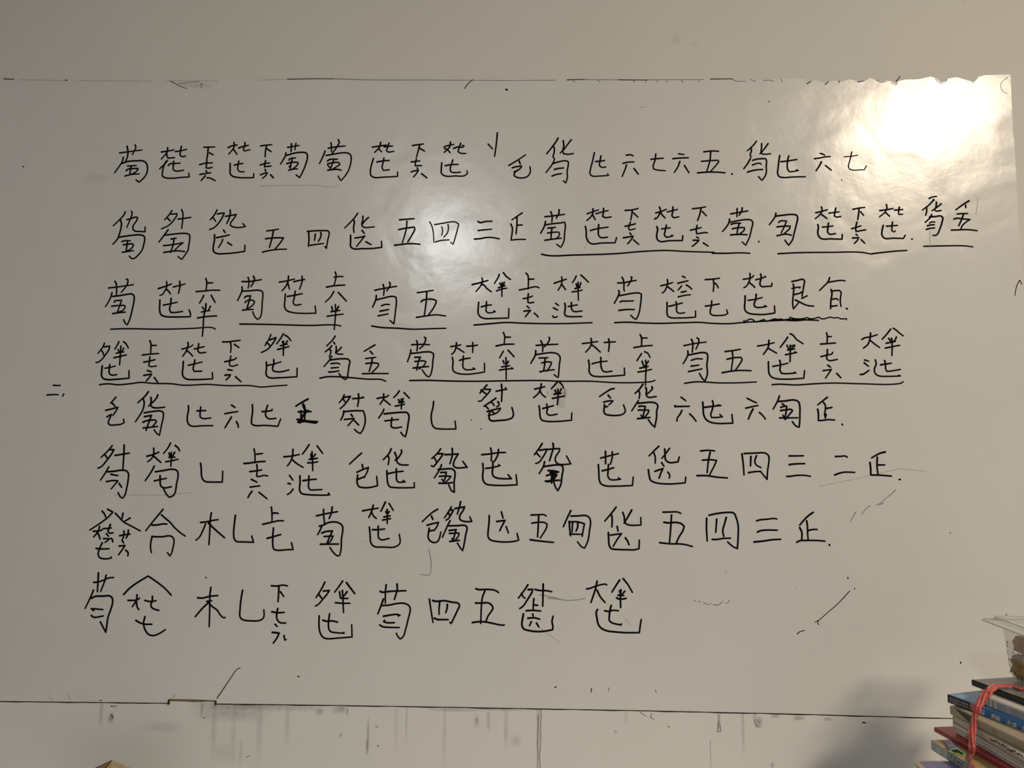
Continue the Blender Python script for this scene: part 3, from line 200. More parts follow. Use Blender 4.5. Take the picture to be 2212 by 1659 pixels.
G -2814 10943 -2775 10930 -2619 10947 -2334 10961/-2703 11066 -2715 10926 -2711 10729/-2502 11081 -2495 10990 -2545 10799/-2748 10804 -2785 10698 -2846 10538/-2761 10687 -2644 10696 -2489 10728 -2349 10730 -2262 10681 -2246 10629 -2281 10447 -2324 10265 -2368 10130 -2421 10088 -2461 10128 -2496 10192/-2741 10494 -2609 10518 -2485 10530 -2433 10516 -2466 10500/-2719 10419 -2734 10396 -2668 10378 -2536 10380/-2807 10337 -2760 10308 -2651 10296 -2441 10294
G -1893 10815 -1865 10639 -1818 10393/-1831 10789 -1781 10777 -1607 10788 -1482 10765 -1352 10742 -1333 10712 -1368 10621 -1429 10488 -1483 10379 -1505 10400/-1700 10768 -1710 10641 -1708 10539/-1559 10722 -1561 10655 -1585 10574/-1794 10471 -1738 10448 -1651 10447 -1539 10448
G -1032 11013 -989 10999 -827 11003 -716 10996 -647 10975 -612 10949/-867 10970 -907 10869 -924 10736 -936 10386/-1035 10755 -924 10754 -813 10761 -750 10732 -713 10666 -737 10617 -810 10508 -838 10423/-1089 10402 -1007 10415 -859 10417 -698 10389 -562 10364 -503 10365
G -70 11097 -134 10999 -244 10853/-66 11008 21 11013 9 10971 -83 10818 -157 10709 -218 10664/-189 10938 -158 10878 -121 10852/212 11112 210 10991 205 10713/64 11014 138 10996 249 10995 370 10977/42 10847 31 10747 29 10639/59 10732 112 10727/-98 10628 29 10635 170 10626/19 10570 31 10531/-66 10493 54 10501 150 10478/-4 10432 -38 10358/91 10408 134 10340/-150 10570 -168 10468 -177 10372 -148 10306 -44 10272 104 10256 227 10263 386 10292 393 10343 376 10439 395 10535
G 1010 11033 1068 11043 1179 11086 1302 11118 1357 11125 1382 11109/1204 11174 1185 11074 1092 10790/1203 11014 1264 10894 1350 10793/1620 11200 1573 11133 1477 10981/1684 11227 1769 11123 1852 10982/1615 11009 1627 10959/1643 11025 1633 10911 1635 10706/1711 11002 1657 10929/1590 10928 1694 10921/1565 10880 1596 10862 1657 10859 1737 10872/1212 10665 1189 10628 1199 10521 1225 10401 1274 10336 1372 10289 1543 10268 1726 10258 1973 10261 1989 10375 2009 10495/1343 10645 1410 10634 1496 10654 1594 10648/1462 10740 1441 10656 1426 10547 1428 10470 1470 10434 1641 10394 1648 10413
F -8947 8985 -8872 8903
F -8599 9007 -8522 8892
C -6607 8988 -6575 9030
K -5786 8985 -5713 9093 -5616 9243 -5535 9368 -5470 9469 -5429 9511 -5378 9528
C -1922 11718 -1884 11558 -1872 11355 -1896 11245/-2069 11260 -1896 11245
F -7916 12676 -7524 12679 -7141 12674 -6742 12703 -6433 12732
C 295 10860 482 10845 652 10823 823 10833 993 10860
C 2974 10851 3008 10843/3058 10827 3100 10836/3151 10812 3209 10787 3243 10780 3294 10805/3327 10781 3411 10773 3505 10841/3554 10800 3597 10825 3623 10875
K 5799 11051 5599 10842 5393 10666 5222 10524 5154 10490/5222 10524 5203 10466 5228 10450
K 4831 10281 4891 10323 4966 10340
C 6708 12892 6620 12807 6516 12730 6429 12653 6343 12610/6233 12601 6146 12532 6067 12439/5968 12489 5923 12412 5860 12311/6471 12645 6385 12610
K 9178 16833 9121 16726 9089 16611 9076 16540/9186 16824 9217 16753
C 8416 22411 8416 22407
F 8487 18425 8437 18117
F 7553 17793 7547 17459
K -1364 20681 -1310 20766 -1210 20861
K -10669 20950 -10555 20940 -10460 20939
K 7051 20781 7088 20819 7126 20875
P -9406 20912 -9368 20912
D -550 20656 -522 20646
C -7247 20877 -7102 20789 -6920 20710/-6631 20727 -6635 20814/-6662 20795 -6636 20824 -6597 20795
F -934 19787 -934 19777
P -10152 19129 -10132 19110
C 1409 9276 1409 9211
K 1098 9263 1090 9189
C 2255 9256 2271 9200
P 433 9269 450 9278
P 5955 8742 6004 8735
P -4303 9395 -4277 9387
P 5774 11299 5781 11274
P 5892 11101 5892 11093
P 7663 12118 7667 12118
P 8591 10665 8595 10665
P 7734 9824 7741 9800
P 4579 20375 4588 20375
P -1156 14137 -1156 14133
P -970 13972 -970 13964
P 5924 18798 5933 18789
F 1089 17765 1143 17829 1179 17912/982 17437 1098 17674
F 3558 11399 3574 11349
F 4813 11089 4838 11097
K -7768 8805 -7733 8806/-7707 8806 -7699 8806/-7673 8811 -7664 8811
F 5316 12949 5998 13090 6809 13283/6766 13283 7270 13236
F 1720 10495 1812 10414
F 2054 20260 2190 20287
C -3114 11842 -3096 11851
P -6103 11164 -6085 11155
F 100 10358 313 10212 508 10074
C 149 10917 482 10862
F -5385 18706 -5019 18714 -4194 18711 -4010 18683 -3828 18701
K -7751 8657 -7721 8600
F -10364 20929 -9889 20919 -9415 20902/-9131 20900 -8281 20889 -7623 20879/-7341 20882 -6311 20870/-5471 20883 -4913 20898
K -4913 20898 -4264 20903 -3985 20897
C -3985 20899 -3244 20871 -2046 20858 -1311 20847 -487 20837 425 20839
K 653 20847 989 20852
C 989 20850 1697 20840
K 1652 20840 2241 20831
C 2241 20836 3324 20832
K 3459 20841 3891 20842
K 5322 20728 5404 20779/5678 20716 5742 20763/6303 20758 6420 20776/5947 20752 5939 20789
C 3864 20843 3935 20804 4150 20788/4241 20830 4338 20782/4491 20800 4599 20809 4688 20789/4832 20826 4849 20769
C 6661 20793 6765 20746 6855 20773/6943 20744 7030 20697 7075 20715/7788 20813 7890 20719 8007 20755/8491 20724 8601 20817
C 9175 20831 9055 20729 9033 20645 9071 20542 9148 20499
C 771 20827 817 20798/1244 20833 1307 20795/1951 20828 1987 20780/2195 20826 2195 20769/2403 20787 2439 20815/2602 20814 2610 20776/2891 20831 2926 20764/3234 20828 3242 20781
C -7294 20887 -7102 20789 -6930 20710/-7113 20818 -6889 20845 -6684 20863
C 131 8776 124 8493 117 8251 126 8066 118 7857/181 8891 174 8574 175 8252 159 8075 168 7858
C -3360 8826 -3366 8720/-3467 8392 -3491 8327
C 3380 8708 3360 8539 3426 8540 3412 8668
C 4027 8759 4042 8687 4090 8631
C 2184 8826 2158 8769 2224 8729/2465 8620 2506 8597
C -997 8701 -997 8661 -980 8669
C 1984 8847 2033 8815 2091 8784
K 5955 8742 6004 8735
F 3233 8384 3233 7913
P -7966 8909 -7957 8910
P -6020 8628 -6015 8628
P -2790 8185 -2786 8185
C -5209 7948 -5133 7966
C -2841 8525 -2798 8517
"""
SHEET_BOTTOM = [(-1.0399, 0.886), (-0.9872, 0.8865), (-0.8821, 0.8869), (-0.7775, 0.8876), (-0.6677, 0.8882), (-0.6674, 0.8952), (-0.6217, 0.8951), (-0.5805, 0.8941), (-0.5797, 0.8885), (-0.4661, 0.8889), (-0.2948, 0.8891), (-0.1247, 0.8892), (0.2121, 0.8886), (0.4615, 0.8874), (0.6264, 0.8853), (0.7819, 0.8838), (0.8958, 0.8824)]
SHEET_TOP = [(-1.1334, 2.0985), (-1.0666, 2.0971), (-1.0474, 2.095), (-0.9428, 2.0918), (-0.8294, 2.0905), (-0.6648, 2.0888), (-0.4734, 2.0912), (-0.4177, 2.0913), (-0.3434, 2.0888), (-0.1405, 2.0863), (0.0426, 2.085), (0.0882, 2.0863), (0.2244, 2.0851), (0.3148, 2.0849), (0.3869, 2.0848), (0.3959, 2.0819), (0.4156, 2.0804), (0.4265, 2.0841), (0.4354, 2.0797), (0.448, 2.0815), (0.4588, 2.0829), (0.4858, 2.085), (0.5278, 2.0838), (0.5347, 2.0748), (0.5411, 2.0785), (0.5484, 2.0813), (0.5704, 2.0726), (0.575, 2.0773), (0.593, 2.08), (0.5955, 2.0762), (0.6154, 2.0817), (0.6312, 2.0769), (0.6446, 2.0777), (0.6538, 2.0843), (0.667, 2.0794), (0.6775, 2.0756), (0.6847, 2.0784), (0.6953, 2.0764), (0.704, 2.0707), (0.7096, 2.0773), (0.7221, 2.08), (0.747, 2.0803), (0.7703, 2.0857), (0.7799, 2.0824), (0.7901, 2.0729), (0.8009, 2.0766), (0.8029, 2.0813), (0.8208, 2.084), (0.8503, 2.0743), (0.8614, 2.0837), (0.8731, 2.0878), (0.9041, 2.0885), (0.9226, 2.0888)]
SHEET_RIGHT = [(0.9226, 2.0888), (0.9231, 2.0813), (0.9224, 2.0532), (0.9213, 1.9696), (0.9225, 1.9603), (0.9229, 1.9051), (0.9226, 1.8685), (0.9219, 1.7778), (0.9223, 1.7706), (0.9224, 1.7419), (0.922, 1.6971), (0.9202, 1.6954), (0.9225, 1.682), (0.9242, 1.6527), (0.9247, 1.5558), (0.9258, 1.4), (0.9258, 1.2559), (0.927, 1.0653), (0.9267, 0.883)]
BOOKS = {'blue': {'c': (0.6338, -0.215, 0.9782), 'th': 0.3282, 'T': 0.0127, 'L': 0.235, 'W': 0.17}, 'beige': {'c': (0.6294, -0.2277, 0.9653), 'th': 0.1397, 'T': 0.0129, 'L': 0.235, 'W': 0.165}, 'maga': {'c': (0.6304, -0.2317, 0.9561), 'th': 0.0572, 'T': 0.0092, 'L': 0.26, 'W': 0.185}, 'magb': {'c': (0.6314, -0.2297, 0.948), 'th': 0.0857, 'T': 0.0082, 'L': 0.26, 'W': 0.185}, 'magc': {'c': (0.6334, -0.2337, 0.9398), 'th': 0.0686, 'T': 0.0082, 'L': 0.26, 'W': 0.185}, 'red': {'c': (0.6148, -0.2078, 0.9325), 'th': 0.1335, 'T': 0.0073, 'L': 0.22, 'W': 0.16}, 'pale': {'c': (0.5923, -0.2404, 0.9181), 'th': 0.078, 'T': 0.0144, 'L': 0.21, 'W': 0.15}, 'lav': {'c': (0.5441, -0.2778, 0.8981), 'th': -0.0226, 'T': 0.02, 'L': 0.2, 'W': 0.145}, 'grey': {'c': (0.6578, -0.2621, 0.9909), 'th': 0.2499, 'T': 0.014, 'L': 0.21, 'W': 0.15}, 'black': {'c': (0.6684, -0.2189, 1.0049), 'th': 0.2261, 'T': 0.009, 'L': 0.2, 'W': 0.15}}
ART = {'blue_s': [-0.0015, 0.038, 0.0435], 'blue_chars': [[[(0.0568, 0.006), (0.0623, 0.0085)], [(0.0619, 0.0084), (0.0608, 0.0012)], [(0.0567, 0.0032), (0.0616, 0.0046)], [(0.056, 0.0012), (0.061, 0.0015)], [(0.0554, 0.0012), (0.0608, 0.0012)]], [[(0.0741, 0.0069), (0.078, 0.0074)], [(0.0741, 0.0069), (0.0734, 0.0029)], [(0.078, 0.0074), (0.0773, 0.0038)], [(0.0734, 0.0029), (0.0773, 0.0038)], [(0.074, 0.005), (0.0777, 0.0057)], [(0.0797, 0.0065), (0.0865, 0.006)], [(0.0805, 0.0064), (0.0793, 0.0012)], [(0.0822, 0.0062), (0.0813, 0.0012)], [(0.0841, 0.006), (0.0835, 0.0012)], [(0.0863, 0.006), (0.0856, 0.0012)], [(0.079, 0.0024), (0.0863, 0.0026)], [(0.0728, 0.0012), (0.0785, 0.0012)], [(0.0722, 0.0012), (0.0783, 0.0012)], [(0.0751, 0.0027), (0.0743, 0.0012)], [(0.0776, 0.0012), (0.0791, 0.0012)]], [[(0.0973, 0.0047), (0.1031, 0.0044)], [(0.1003, 0.0069), (0.0986, 0.0012)], [(0.0967, 0.0012), (0.1037, 0.0012)], [(0.096, 0.0012), (0.1035, 0.0012)], [(0.1013, 0.0016), (0.0997, 0.0012)], [(0.1037, 0.0012), (0.1009, 0.0012)], [(0.1048, 0.005), (0.1109, 0.0048)], [(0.1098, 0.007), (0.1045, 0.0012)], [(0.1054, 0.0022), (0.1105, 0.0012)], [(0.1104, 0.0032), (0.1042, 0.0012)], [(0.1026, 0.0012), (0.1084, 0.0012)]]], 'pale_box': [[(0.0091, 0.0128), (0.0277, 0.0125), (0.0268, 0.0015), (0.0082, 0.0016), (0.0091, 0.0128)]], 'pale_line': [[(0.0409, 0.0129), (0.0393, 0.0012)], [(0.042, 0.0123), (0.0878, 0.0129)], [(0.0406, 0.0028), (0.0676, 0.0028)]], 'pale_text': [[(0.0442, 0.0094), (0.0497, 0.0097)], [(0.0446, 0.0073), (0.0489, 0.0075)], [(0.0467, 0.0104), (0.0463, 0.0058)], [(0.0528, 0.0105), (0.0575, 0.0094)], [(0.057, 0.0114), (0.053, 0.0054)], [(0.0523, 0.0052), (0.0578, 0.0058)], [(0.0597, 0.0081), (0.0668, 0.0087)], [(0.0608, 0.0067), (0.0661, 0.0069)], [(0.0634, 0.0095), (0.0624, 0.0047)], [(0.068, 0.0084), (0.0738, 0.0089)], [(0.0698, 0.0091), (0.0689, 0.0051)], [(0.069, 0.0059), (0.0736, 0.0059)]], 'red_text': [[(0.0934, 0.0012), (0.0986, 0.0012)], [(0.0997, 0.0012), (0.1048, 0.0012)], [(0.1018, 0.0012), (0.1005, 0.0012)], [(0.1027, 0.0012), (0.1058, 0.0012)], [(0.109, 0.0012), (0.1131, 0.0012)], [(0.1089, 0.0012), (0.1119, 0.0012)]], 'grey_s': [0.007, 0.0238, 0.0257, 0.0425, 0.0443, 0.0631, 0.0644, 0.0805]}
TIE = [(0.711, -0.2741, 1.0154), (0.7053, -0.2624, 1.0154), (0.6955, -0.259, 1.0154), (0.6864, -0.2582, 1.0154), (0.6758, -0.2631, 1.0154), (0.6671, -0.2695, 1.0142), (0.66, -0.2739, 1.0116), (0.6539, -0.2742, 1.0054), (0.6486, -0.2746, 0.9977), (0.644, -0.275, 0.99), (0.642, -0.2728, 0.9808), (0.6352, -0.2798, 0.973), (0.6292, -0.2868, 0.9655), (0.6236, -0.2938, 0.9565), (0.6183, -0.3008, 0.9455), (0.6149, -0.3051, 0.9344), (0.5856, -0.3555, 0.9388), (0.5813, -0.3628, 0.9388)]
WRAP = [(0.6069, -0.2481, 0.9325), (0.6179, -0.259, 0.9325), (0.5949, -0.285, 0.9325), (0.6095, -0.2997, 0.9325)]
TUB = {'base': (0.7295, -0.2022, 1.0139), 'flange': (0.7012, -0.1902, 1.0978), 'th': -0.0223}
CAKES = [(0.7428, -0.2372, 1.047), (0.7449, -0.2372, 1.0706)]
CARTON = (-0.7151, -0.1, 0.824)
SMEARS = [(-0.7946, 0.868, 0.0092, 0.0552, 0.25, False, True), (-0.7758, 0.8592, 0.0129, 0.0202, 0.5, False, False), (-0.6797, 0.8452, 0.0828, 0.0202, 0.12, False, False), (-0.6069, 0.8751, 0.0074, 0.0294, 0.3, False, True), (-0.5828, 0.8386, 0.0129, 0.1196, 0.14, False, True), (-0.5515, 0.8719, 0.1656, 0.0368, 0.22, False, True), (-0.5458, 0.8392, 0.0129, 0.1288, 0.1, False, True), (-0.4983, 0.8319, 0.0147, 0.1196, 0.13, False, True), (-0.4917, 0.8827, 0.276, 0.0147, 0.25, False, True), (-0.4474, 0.845, 0.0129, 0.0736, 0.14, False, True), (-0.3502, 0.8833, 0.0331, 0.0202, 0.35, False, False), (-0.3885, 0.8762, 0.0184, 0.0147, 0.3, False, False), (-0.2977, 0.8352, 0.0074, 0.0736, 0.3, False, False), (-0.299, 0.8174, 0.0055, 0.0276, 0.5, False, False), (-0.2469, 0.8442, 0.0074, 0.0828, 0.12, False, True), (-0.2276, 0.8527, 0.0055, 0.0736, 0.16, False, True), (-0.5588, 0.8023, 0.0552, 0.0368, 0.1, False, False), (-0.5314, 0.8028, 0.0092, 0.0552, 0.14, False, False), (-0.1578, 0.8376, 0.0083, 0.1288, 0.13, False, True), (-0.099, 0.8646, 0.0129, 0.0276, 0.22, False, False), (-0.0778, 0.8633, 0.0092, 0.0368, 0.22, False, True), (-0.0457, 0.8516, 0.011, 0.0828, 0.18, False, True), (-0.027, 0.8317, 0.0221, 0.0221, 0.18, False, False), (0.0124, 0.8405, 0.0074, 0.1472, 0.25, False, True), (-0.0569, 0.8864, 0.1288, 0.0074, 0.3, False, True), (-0.1416, 0.8834, 0.1104, 0.0074, 0.25, False, True), (0.3392, 0.8677, 0.0064, 0.0331, 0.45, False, True), (0.382, 0.8507, 0.0074, 0.0828, 0.22, False, True), (0.4098, 0.8713, 0.0166, 0.0221, 0.45, False, False), (0.4034, 0.8808, 0.0092, 0.0166, 0.25, False, True), (0.4407, 0.8823, 0.0184, 0.0074, 0.35, False, False), (0.482, 0.8797, 0.0239, 0.0092, 0.4, False, False), (0.534, 0.8789, 0.0184, 0.0074, 0.35, False, False), (0.4327, 0.7981, 0.0074, 0.011, 0.35, False, False), (0.1718, 0.8755, 0.0092, 0.0368, 0.12, False, True), (0.1532, 0.8509, 0.0092, 0.0074, 0.3, False, False), (0.2798, 2.1673, 0.0221, 0.0276, 0.1, False, False), (0.316, 2.1574, 0.0129, 0.0147, 0.08, False, False), (0.061, 1.4648, 0.0083, 0.0202, 0.55, True, False), (0.0478, 1.4665, 0.0331, 0.0423, 0.18, True, False), (0.0286, 1.4646, 0.0037, 0.0129, 0.4, True, False), (0.054, 1.4445, 0.0184, 0.0184, 0.2, True, False), (-0.8643, 1.8884, 0.0552, 0.0202, 0.1, True, False), (-0.6783, 2.0777, 0.1012, 0.0129, 0.15, True, False)]

# ------------------------------------------------------------------ materials
def mat(name, col, rough=0.6, spec=0.5, noise=0.0, nscale=20.0, bump=0.0, bscale=60.0, trans=0.0, metal=0.0, alpha=1.0, stretch=(1, 1, 1)):
    m = bpy.data.materials.new(name); m.use_nodes = True
    nt = m.node_tree; b = nt.nodes['Principled BSDF']
    b.inputs['Base Color'].default_value = (*col, 1); b.inputs['Roughness'].default_value = rough
    b.inputs['Specular IOR Level'].default_value = spec; b.inputs['Metallic'].default_value = metal
    b.inputs['Transmission Weight'].default_value = trans; b.inputs['Alpha'].default_value = alpha
    tc = nt.nodes.new('ShaderNodeTexCoord'); mp = nt.nodes.new('ShaderNodeMapping'); mp.inputs['Scale'].default_value = stretch
    nt.links.new(tc.outputs['Object'], mp.inputs['Vector'])
    if noise > 0:
        n = nt.nodes.new('ShaderNodeTexNoise'); n.inputs['Scale'].default_value = nscale; n.inputs['Detail'].default_value = 5
        nt.links.new(mp.outputs['Vector'], n.inputs['Vector'])
        r = nt.nodes.new('ShaderNodeValToRGB')
        r.color_ramp.elements[0].position = 0.3; r.color_ramp.elements[1].position = 0.7
        r.color_ramp.elements[0].color = (*[c*(1-noise) for c in col], 1)
        r.color_ramp.elements[1].color = (*[min(1, c*(1+noise)) for c in col], 1)
        nt.links.new(n.outputs['Fac'], r.inputs['Fac']); nt.links.new(r.outputs['Color'], b.inputs['Base Color'])
    if bump > 0:
        n2 = nt.nodes.new('ShaderNodeTexNoise'); n2.inputs['Scale'].default_value = bscale; n2.inputs['Detail'].default_value = 3
        nt.links.new(mp.outputs['Vector'], n2.inputs['Vector'])
        bp = nt.nodes.new('ShaderNodeBump'); bp.inputs['Strength'].default_value = 1.0; bp.inputs['Distance'].default_value = bump
        nt.links.new(n2.outputs['Fac'], bp.inputs['Height']); nt.links.new(bp.outputs['Normal'], b.inputs['Normal'])
    return m

def soft_mat(name, col):
    """Smear on a surface: opacity from the mesh attribute 'fade'."""
    m = bpy.data.materials.new(name); m.use_nodes = True; nt = m.node_tree
    b = nt.nodes['Principled BSDF']; b.inputs['Base Color'].default_value = (*col, 1); b.inputs['Roughness'].default_value = 0.6
    a = nt.nodes.new('ShaderNodeAttribute'); a.attribute_name = 'fade'
    n = nt.nodes.new('ShaderNodeTexNoise'); n.inputs['Scale'].default_value = 120; n.inputs['Detail'].default_value = 4
    tc = nt.nodes.new('ShaderNodeTexCoord'); nt.links.new(tc.outputs['Object'], n.inputs['Vector'])
    mr = nt.nodes.new('ShaderNodeMapRange'); mr.inputs['From Min'].default_value = 0.3; mr.inputs['From Max'].default_value = 0.7
    mr.inputs['To Min'].default_value = 0.55; mr.inputs['To Max'].default_value = 1.2
    nt.links.new(n.outputs['Fac'], mr.inputs['Value'])
    mu = nt.nodes.new('ShaderNodeMath'); mu.operation = 'MULTIPLY'; mu.use_clamp = True
    nt.links.new(a.outputs['Fac'], mu.inputs[0]); nt.links.new(mr.outputs['Result'], mu.inputs[1])
    nt.links.new(mu.outputs['Value'], b.inputs['Alpha'])
    return m

M = {}
M['wall'] = mat('wall_paint', (0.645, 0.645, 0.625), 0.75, 0.3, 0.02, 3.0, 0.0003, 90)
M['ink'] = mat('marker_ink', (0.004, 0.004, 0.005), 0.7, 0.05)
M['crease'] = mat('crease_grime', (0.13, 0.12, 0.11), 0.7, 0.2, 0.5, 160)
M['faint'] = mat('faint_grey', (0.42, 0.41, 0.39), 0.6, 0.3, 0.3, 120)
M['grime_shade'] = mat('dark_grime_gap_shade', (0.02, 0.02, 0.018), 0.7, 0.2, 0.4, 150)  # scratches, specks, and the gap shadow painted under the film
M['smear'] = soft_mat('grey_smear', (0.30, 0.29, 0.27))
M['brown_edge'] = mat('old_tape', (0.17, 0.13, 0.06), 0.6, 0.4, 0.4, 80)
M['desk'] = mat('desk_top', (0.76, 0.76, 0.75), 0.5, 0.4, 0.05, 8)
M['floor'] = mat('floor_tile', (0.45, 0.43, 0.40), 0.5, 0.4, 0.08, 4)

# glossy white film: long ripples + small pits in the normal, faint smudges in the colour
m = bpy.data.materials.new('white_film'); m.use_nodes = True; nt = m.node_tree; b = nt.nodes['Principled BSDF']
M['film'] = m
b.inputs['Roughness'].default_value = 0.225; b.inputs['Specular IOR Level'].default_value = 0.5
tc = nt.nodes.new('ShaderNodeTexCoord')
n1 = nt.nodes.new('ShaderNodeTexNoise'); n1.inputs['Scale'].default_value = 3.2; n1.inputs['Detail'].default_value = 4
nt.links.new(tc.outputs['Object'], n1.inputs['Vector'])
r1 = nt.nodes.new('ShaderNodeValToRGB'); r1.color_ramp.elements[0].position = 0.3; r1.color_ramp.elements[1].position = 0.7
r1.color_ramp.elements[0].color = (0.65, 0.66, 0.665, 1); r1.color_ramp.elements[1].color = (0.68, 0.69, 0.695, 1)
nt.links.new(n1.outputs['Fac'], r1.inputs['Fac']); nt.links.new(r1.outputs['Color'], b.inputs['Base Color'])
na = nt.nodes.new('ShaderNodeTexNoise'); na.inputs['Scale'].default_value = 9; na.inputs['Detail'].default_value = 1.5; na.inputs['Distortion'].default_value = 0.6
nb = nt.nodes.new('ShaderNodeTexNoise'); nb.inputs['Scale'].default_value = 70; nb.inputs['Detail'].default_value = 3
mpb = nt.nodes.new('ShaderNodeMapping'); mpb.inputs['Scale'].default_value = (1, 1, 1)
for n in (na, nb): nt.links.new(tc.outputs['Object'], n.inputs['Vector'])
ba = nt.nodes.new('ShaderNodeBump'); ba.inputs['Distance'].default_value = 0.0019; ba.inputs['Strength'].default_value = 1.0
bb = nt.nodes.new('ShaderNodeBump'); bb.inputs['Distance'].default_value = 0.00013; bb.inputs['Strength'].default_value = 1.0
nt.links.new(na.outputs['Fac'], ba.inputs['Height']); nt.links.new(nb.outputs['Fac'], bb.inputs['Height'])
nt.links.new(ba.outputs['Normal'], bb.inputs['Normal']); nt.links.new(bb.outputs['Normal'], b.inputs['Normal'])

# ------------------------------------------------------------------ mesh helpers
def link(name, verts, faces, material, parent=None, smooth=False):
    me = bpy.data.meshes.new(name); me.from_pydata([tuple(v) for v in verts], [], faces); me.update()
    mats = material if isinstance(material, (list, tuple)) else [material]
    for mm in mats: me.materials.append(mm)
    if smooth:
        for p in me.polygons: p.use_smooth = True
    o = bpy.data.objects.new(name, me); COL.objects.link(o)
    if parent is not None: o.parent = parent
    return o

def tag(o, label=None, cat=None, group=None, kind=None):
    if label: o['label'] = label
    if cat: o['category'] = cat
    if group: o['group'] = group
    if kind: o['kind'] = kind
    return o

def thing(name, label, cat, group=None):
    o = bpy.data.objects.new(name, None); o.empty_display_size = 0.02; COL.objects.link(o)
    return tag(o, label, cat, group)

def boxvf(x0, x1, y0, y1, z0, z1):
    v = [(x0, y0, z0), (x1, y0, z0), (x1, y1, z0), (x0, y1, z0), (x0, y0, z1), (x1, y0, z1), (x1, y1, z1), (x0, y1, z1)]
    f = [(0, 3, 2, 1), (4, 5, 6, 7), (0, 1, 5, 4), (1, 2, 6, 5), (2, 3, 7, 6), (3, 0, 4, 7)]
    return v, f

def box(name, x0, x1, y0, y1, z0, z1, material, parent=None, bevel=0.0):
    v, f = boxvf(x0, x1, y0, y1, z0, z1)
    o = link(name, v, f, material, parent)
    if bevel > 0:
        bm = bmesh.new(); bm.from_mesh(o.data)
        bmesh.ops.bevel(bm, geom=bm.edges[:], offset=bevel, segments=2, affect='EDGES'); bm.to_mesh(o.data); bm.free()
    return o

def lerp_table(tab, x):
    if x <= tab[0][0]: return tab[0][1]
    for (a, za), (c, zc) in zip(tab, tab[1:]):
        if x <= c: return za + (zc - za)*(x - a)/max(1e-9, c - a)
    return tab[-1][1]

def smooth_line(pts, step=0.0022):
    """Catmull-Rom through the points, kept sharp where the pen turned hard."""
    P = [Vector((p[0], p[1])) for p in pts]
    if len(P) < 3:
        return P
    tan = []
    for i in range(len(P)):
        if i == 0 or i == len(P)-1: tan.append(None); continue
        a = P[i]-P[i-1]; c = P[i+1]-P[i]
        if a.length < 1e-6 or c.length < 1e-6: tan.append(None); continue
        tan.append(None if a.angle(c) > 1.05 else (a.normalized()+c.normalized()).normalized())
    out = [P[0]]
    for i in range(len(P)-1):
        d = P[i+1]-P[i]; L = d.length
        if L < 1e-6: continue
        t0 = tan[i] or d.normalized(); t1 = tan[i+1] or d.normalized()
        n = max(1, min(14, int(L/step)))
        for k in range(1, n+1):
            t = k/n; h00 = 2*t**3-3*t*t+1; h10 = t**3-2*t*t+t; h01 = -2*t**3+3*t*t; h11 = t**3-t*t
            out.append(P[i]*h00 + t0*(h10*L) + P[i+1]*h01 + t1*(h11*L))
    return out

def ribbon(pts, width, taper=0.15):
    """Flat stroke outline with round ends: returns 2-D vertices and faces."""
    P = [pts[0]]
    for p in pts[1:]:
        if (p-P[-1]).length > 1e-5: P.append(p)
    r = width/2
    if len(P) < 2:
        P = [P[0], P[0]+Vector((width*0.15, 0))]
    V = []; F = []
    n = len(P)
    for i in range(n):
        if i == 0: d = P[1]-P[0]
        elif i == n-1: d = P[-1]-P[-2]
        else:
            d = (P[i]-P[i-1]).normalized()+(P[i+1]-P[i]).normalized()
            if d.length < 0.35: d = P[i]-P[i-1]
        d = d.normalized(); nrm = Vector((-d.y, d.x))
        f = i/(n-1)
        rr = r*(1.04 - taper*f)
        V += [P[i]+nrm*rr, P[i]-nrm*rr]
        if i: F.append((2*i-2, 2*i-1, 2*i+1, 2*i))
    def fan(c, rr):
        b0 = len(V); V.append(c)
        for k in range(10): V.append(c+Vector((math.cos(k*math.tau/10), math.sin(k*math.tau/10)))*rr)
        for k in range(10): F.append((b0, b0+1+k, b0+1+(k+1) % 10))
    fan(P[0], r*1.06); fan(P[-1], r*(1.04-taper))
    for i in range(1, n-1):
        a = P[i]-P[i-1]; c = P[i+1]-P[i]
        if a.angle(c) > 0.6: fan(P[i], r*(1.04-taper*i/(n-1)))
    return V, F

# ------------------------------------------------------------------ setting
def wave(x, z):
    """Gentle lifting of the film away from the wall (metres, towards the room)."""
    return (0.0004*math.sin(5.1*x+1.3*z+0.4)*math.sin(3.7*z-0.8*x) + 0.00016*math.sin(13.0*x-4.0*z) + 0.00016*math.sin(11.0*z+3.0*x+1.0)) + 0.0008
tag(box('wall_back', -3.2, 3.2, 0.0, 0.12, 0.0, 3.3, M['wall']), kind='structure')
WALL = bpy.data.objects['wall_back']
tag(box('floor', -3.2, 3.2, -4.2, 0.12, -0.08, 0.0, M['floor']), kind='structure')

# lower wall: two smooth white lining panels butting below the film
M['panel'] = mat('white_lining', (0.70, 0.705, 0.705), 0.45, 0.4, 0.015, 4)
SEAM = 0.0145
trim_a = tag(box('trim_1', -3.2, SEAM, -0.0005, 0.02, 0.0, 0.905, M['panel']), kind='structure')
trim_b = tag(box('trim_2', SEAM+0.0012, 3.2, -0.0005, 0.02, 0.0, 0.905, M['panel']), kind='structure')
LOWER_Y = -0.0005
def lower_owner(x, z): return (trim_a if x < SEAM else trim_b) if z < 0.905 else WALL
def lower_y(z): return LOWER_Y if z < 0.905 else 0.0

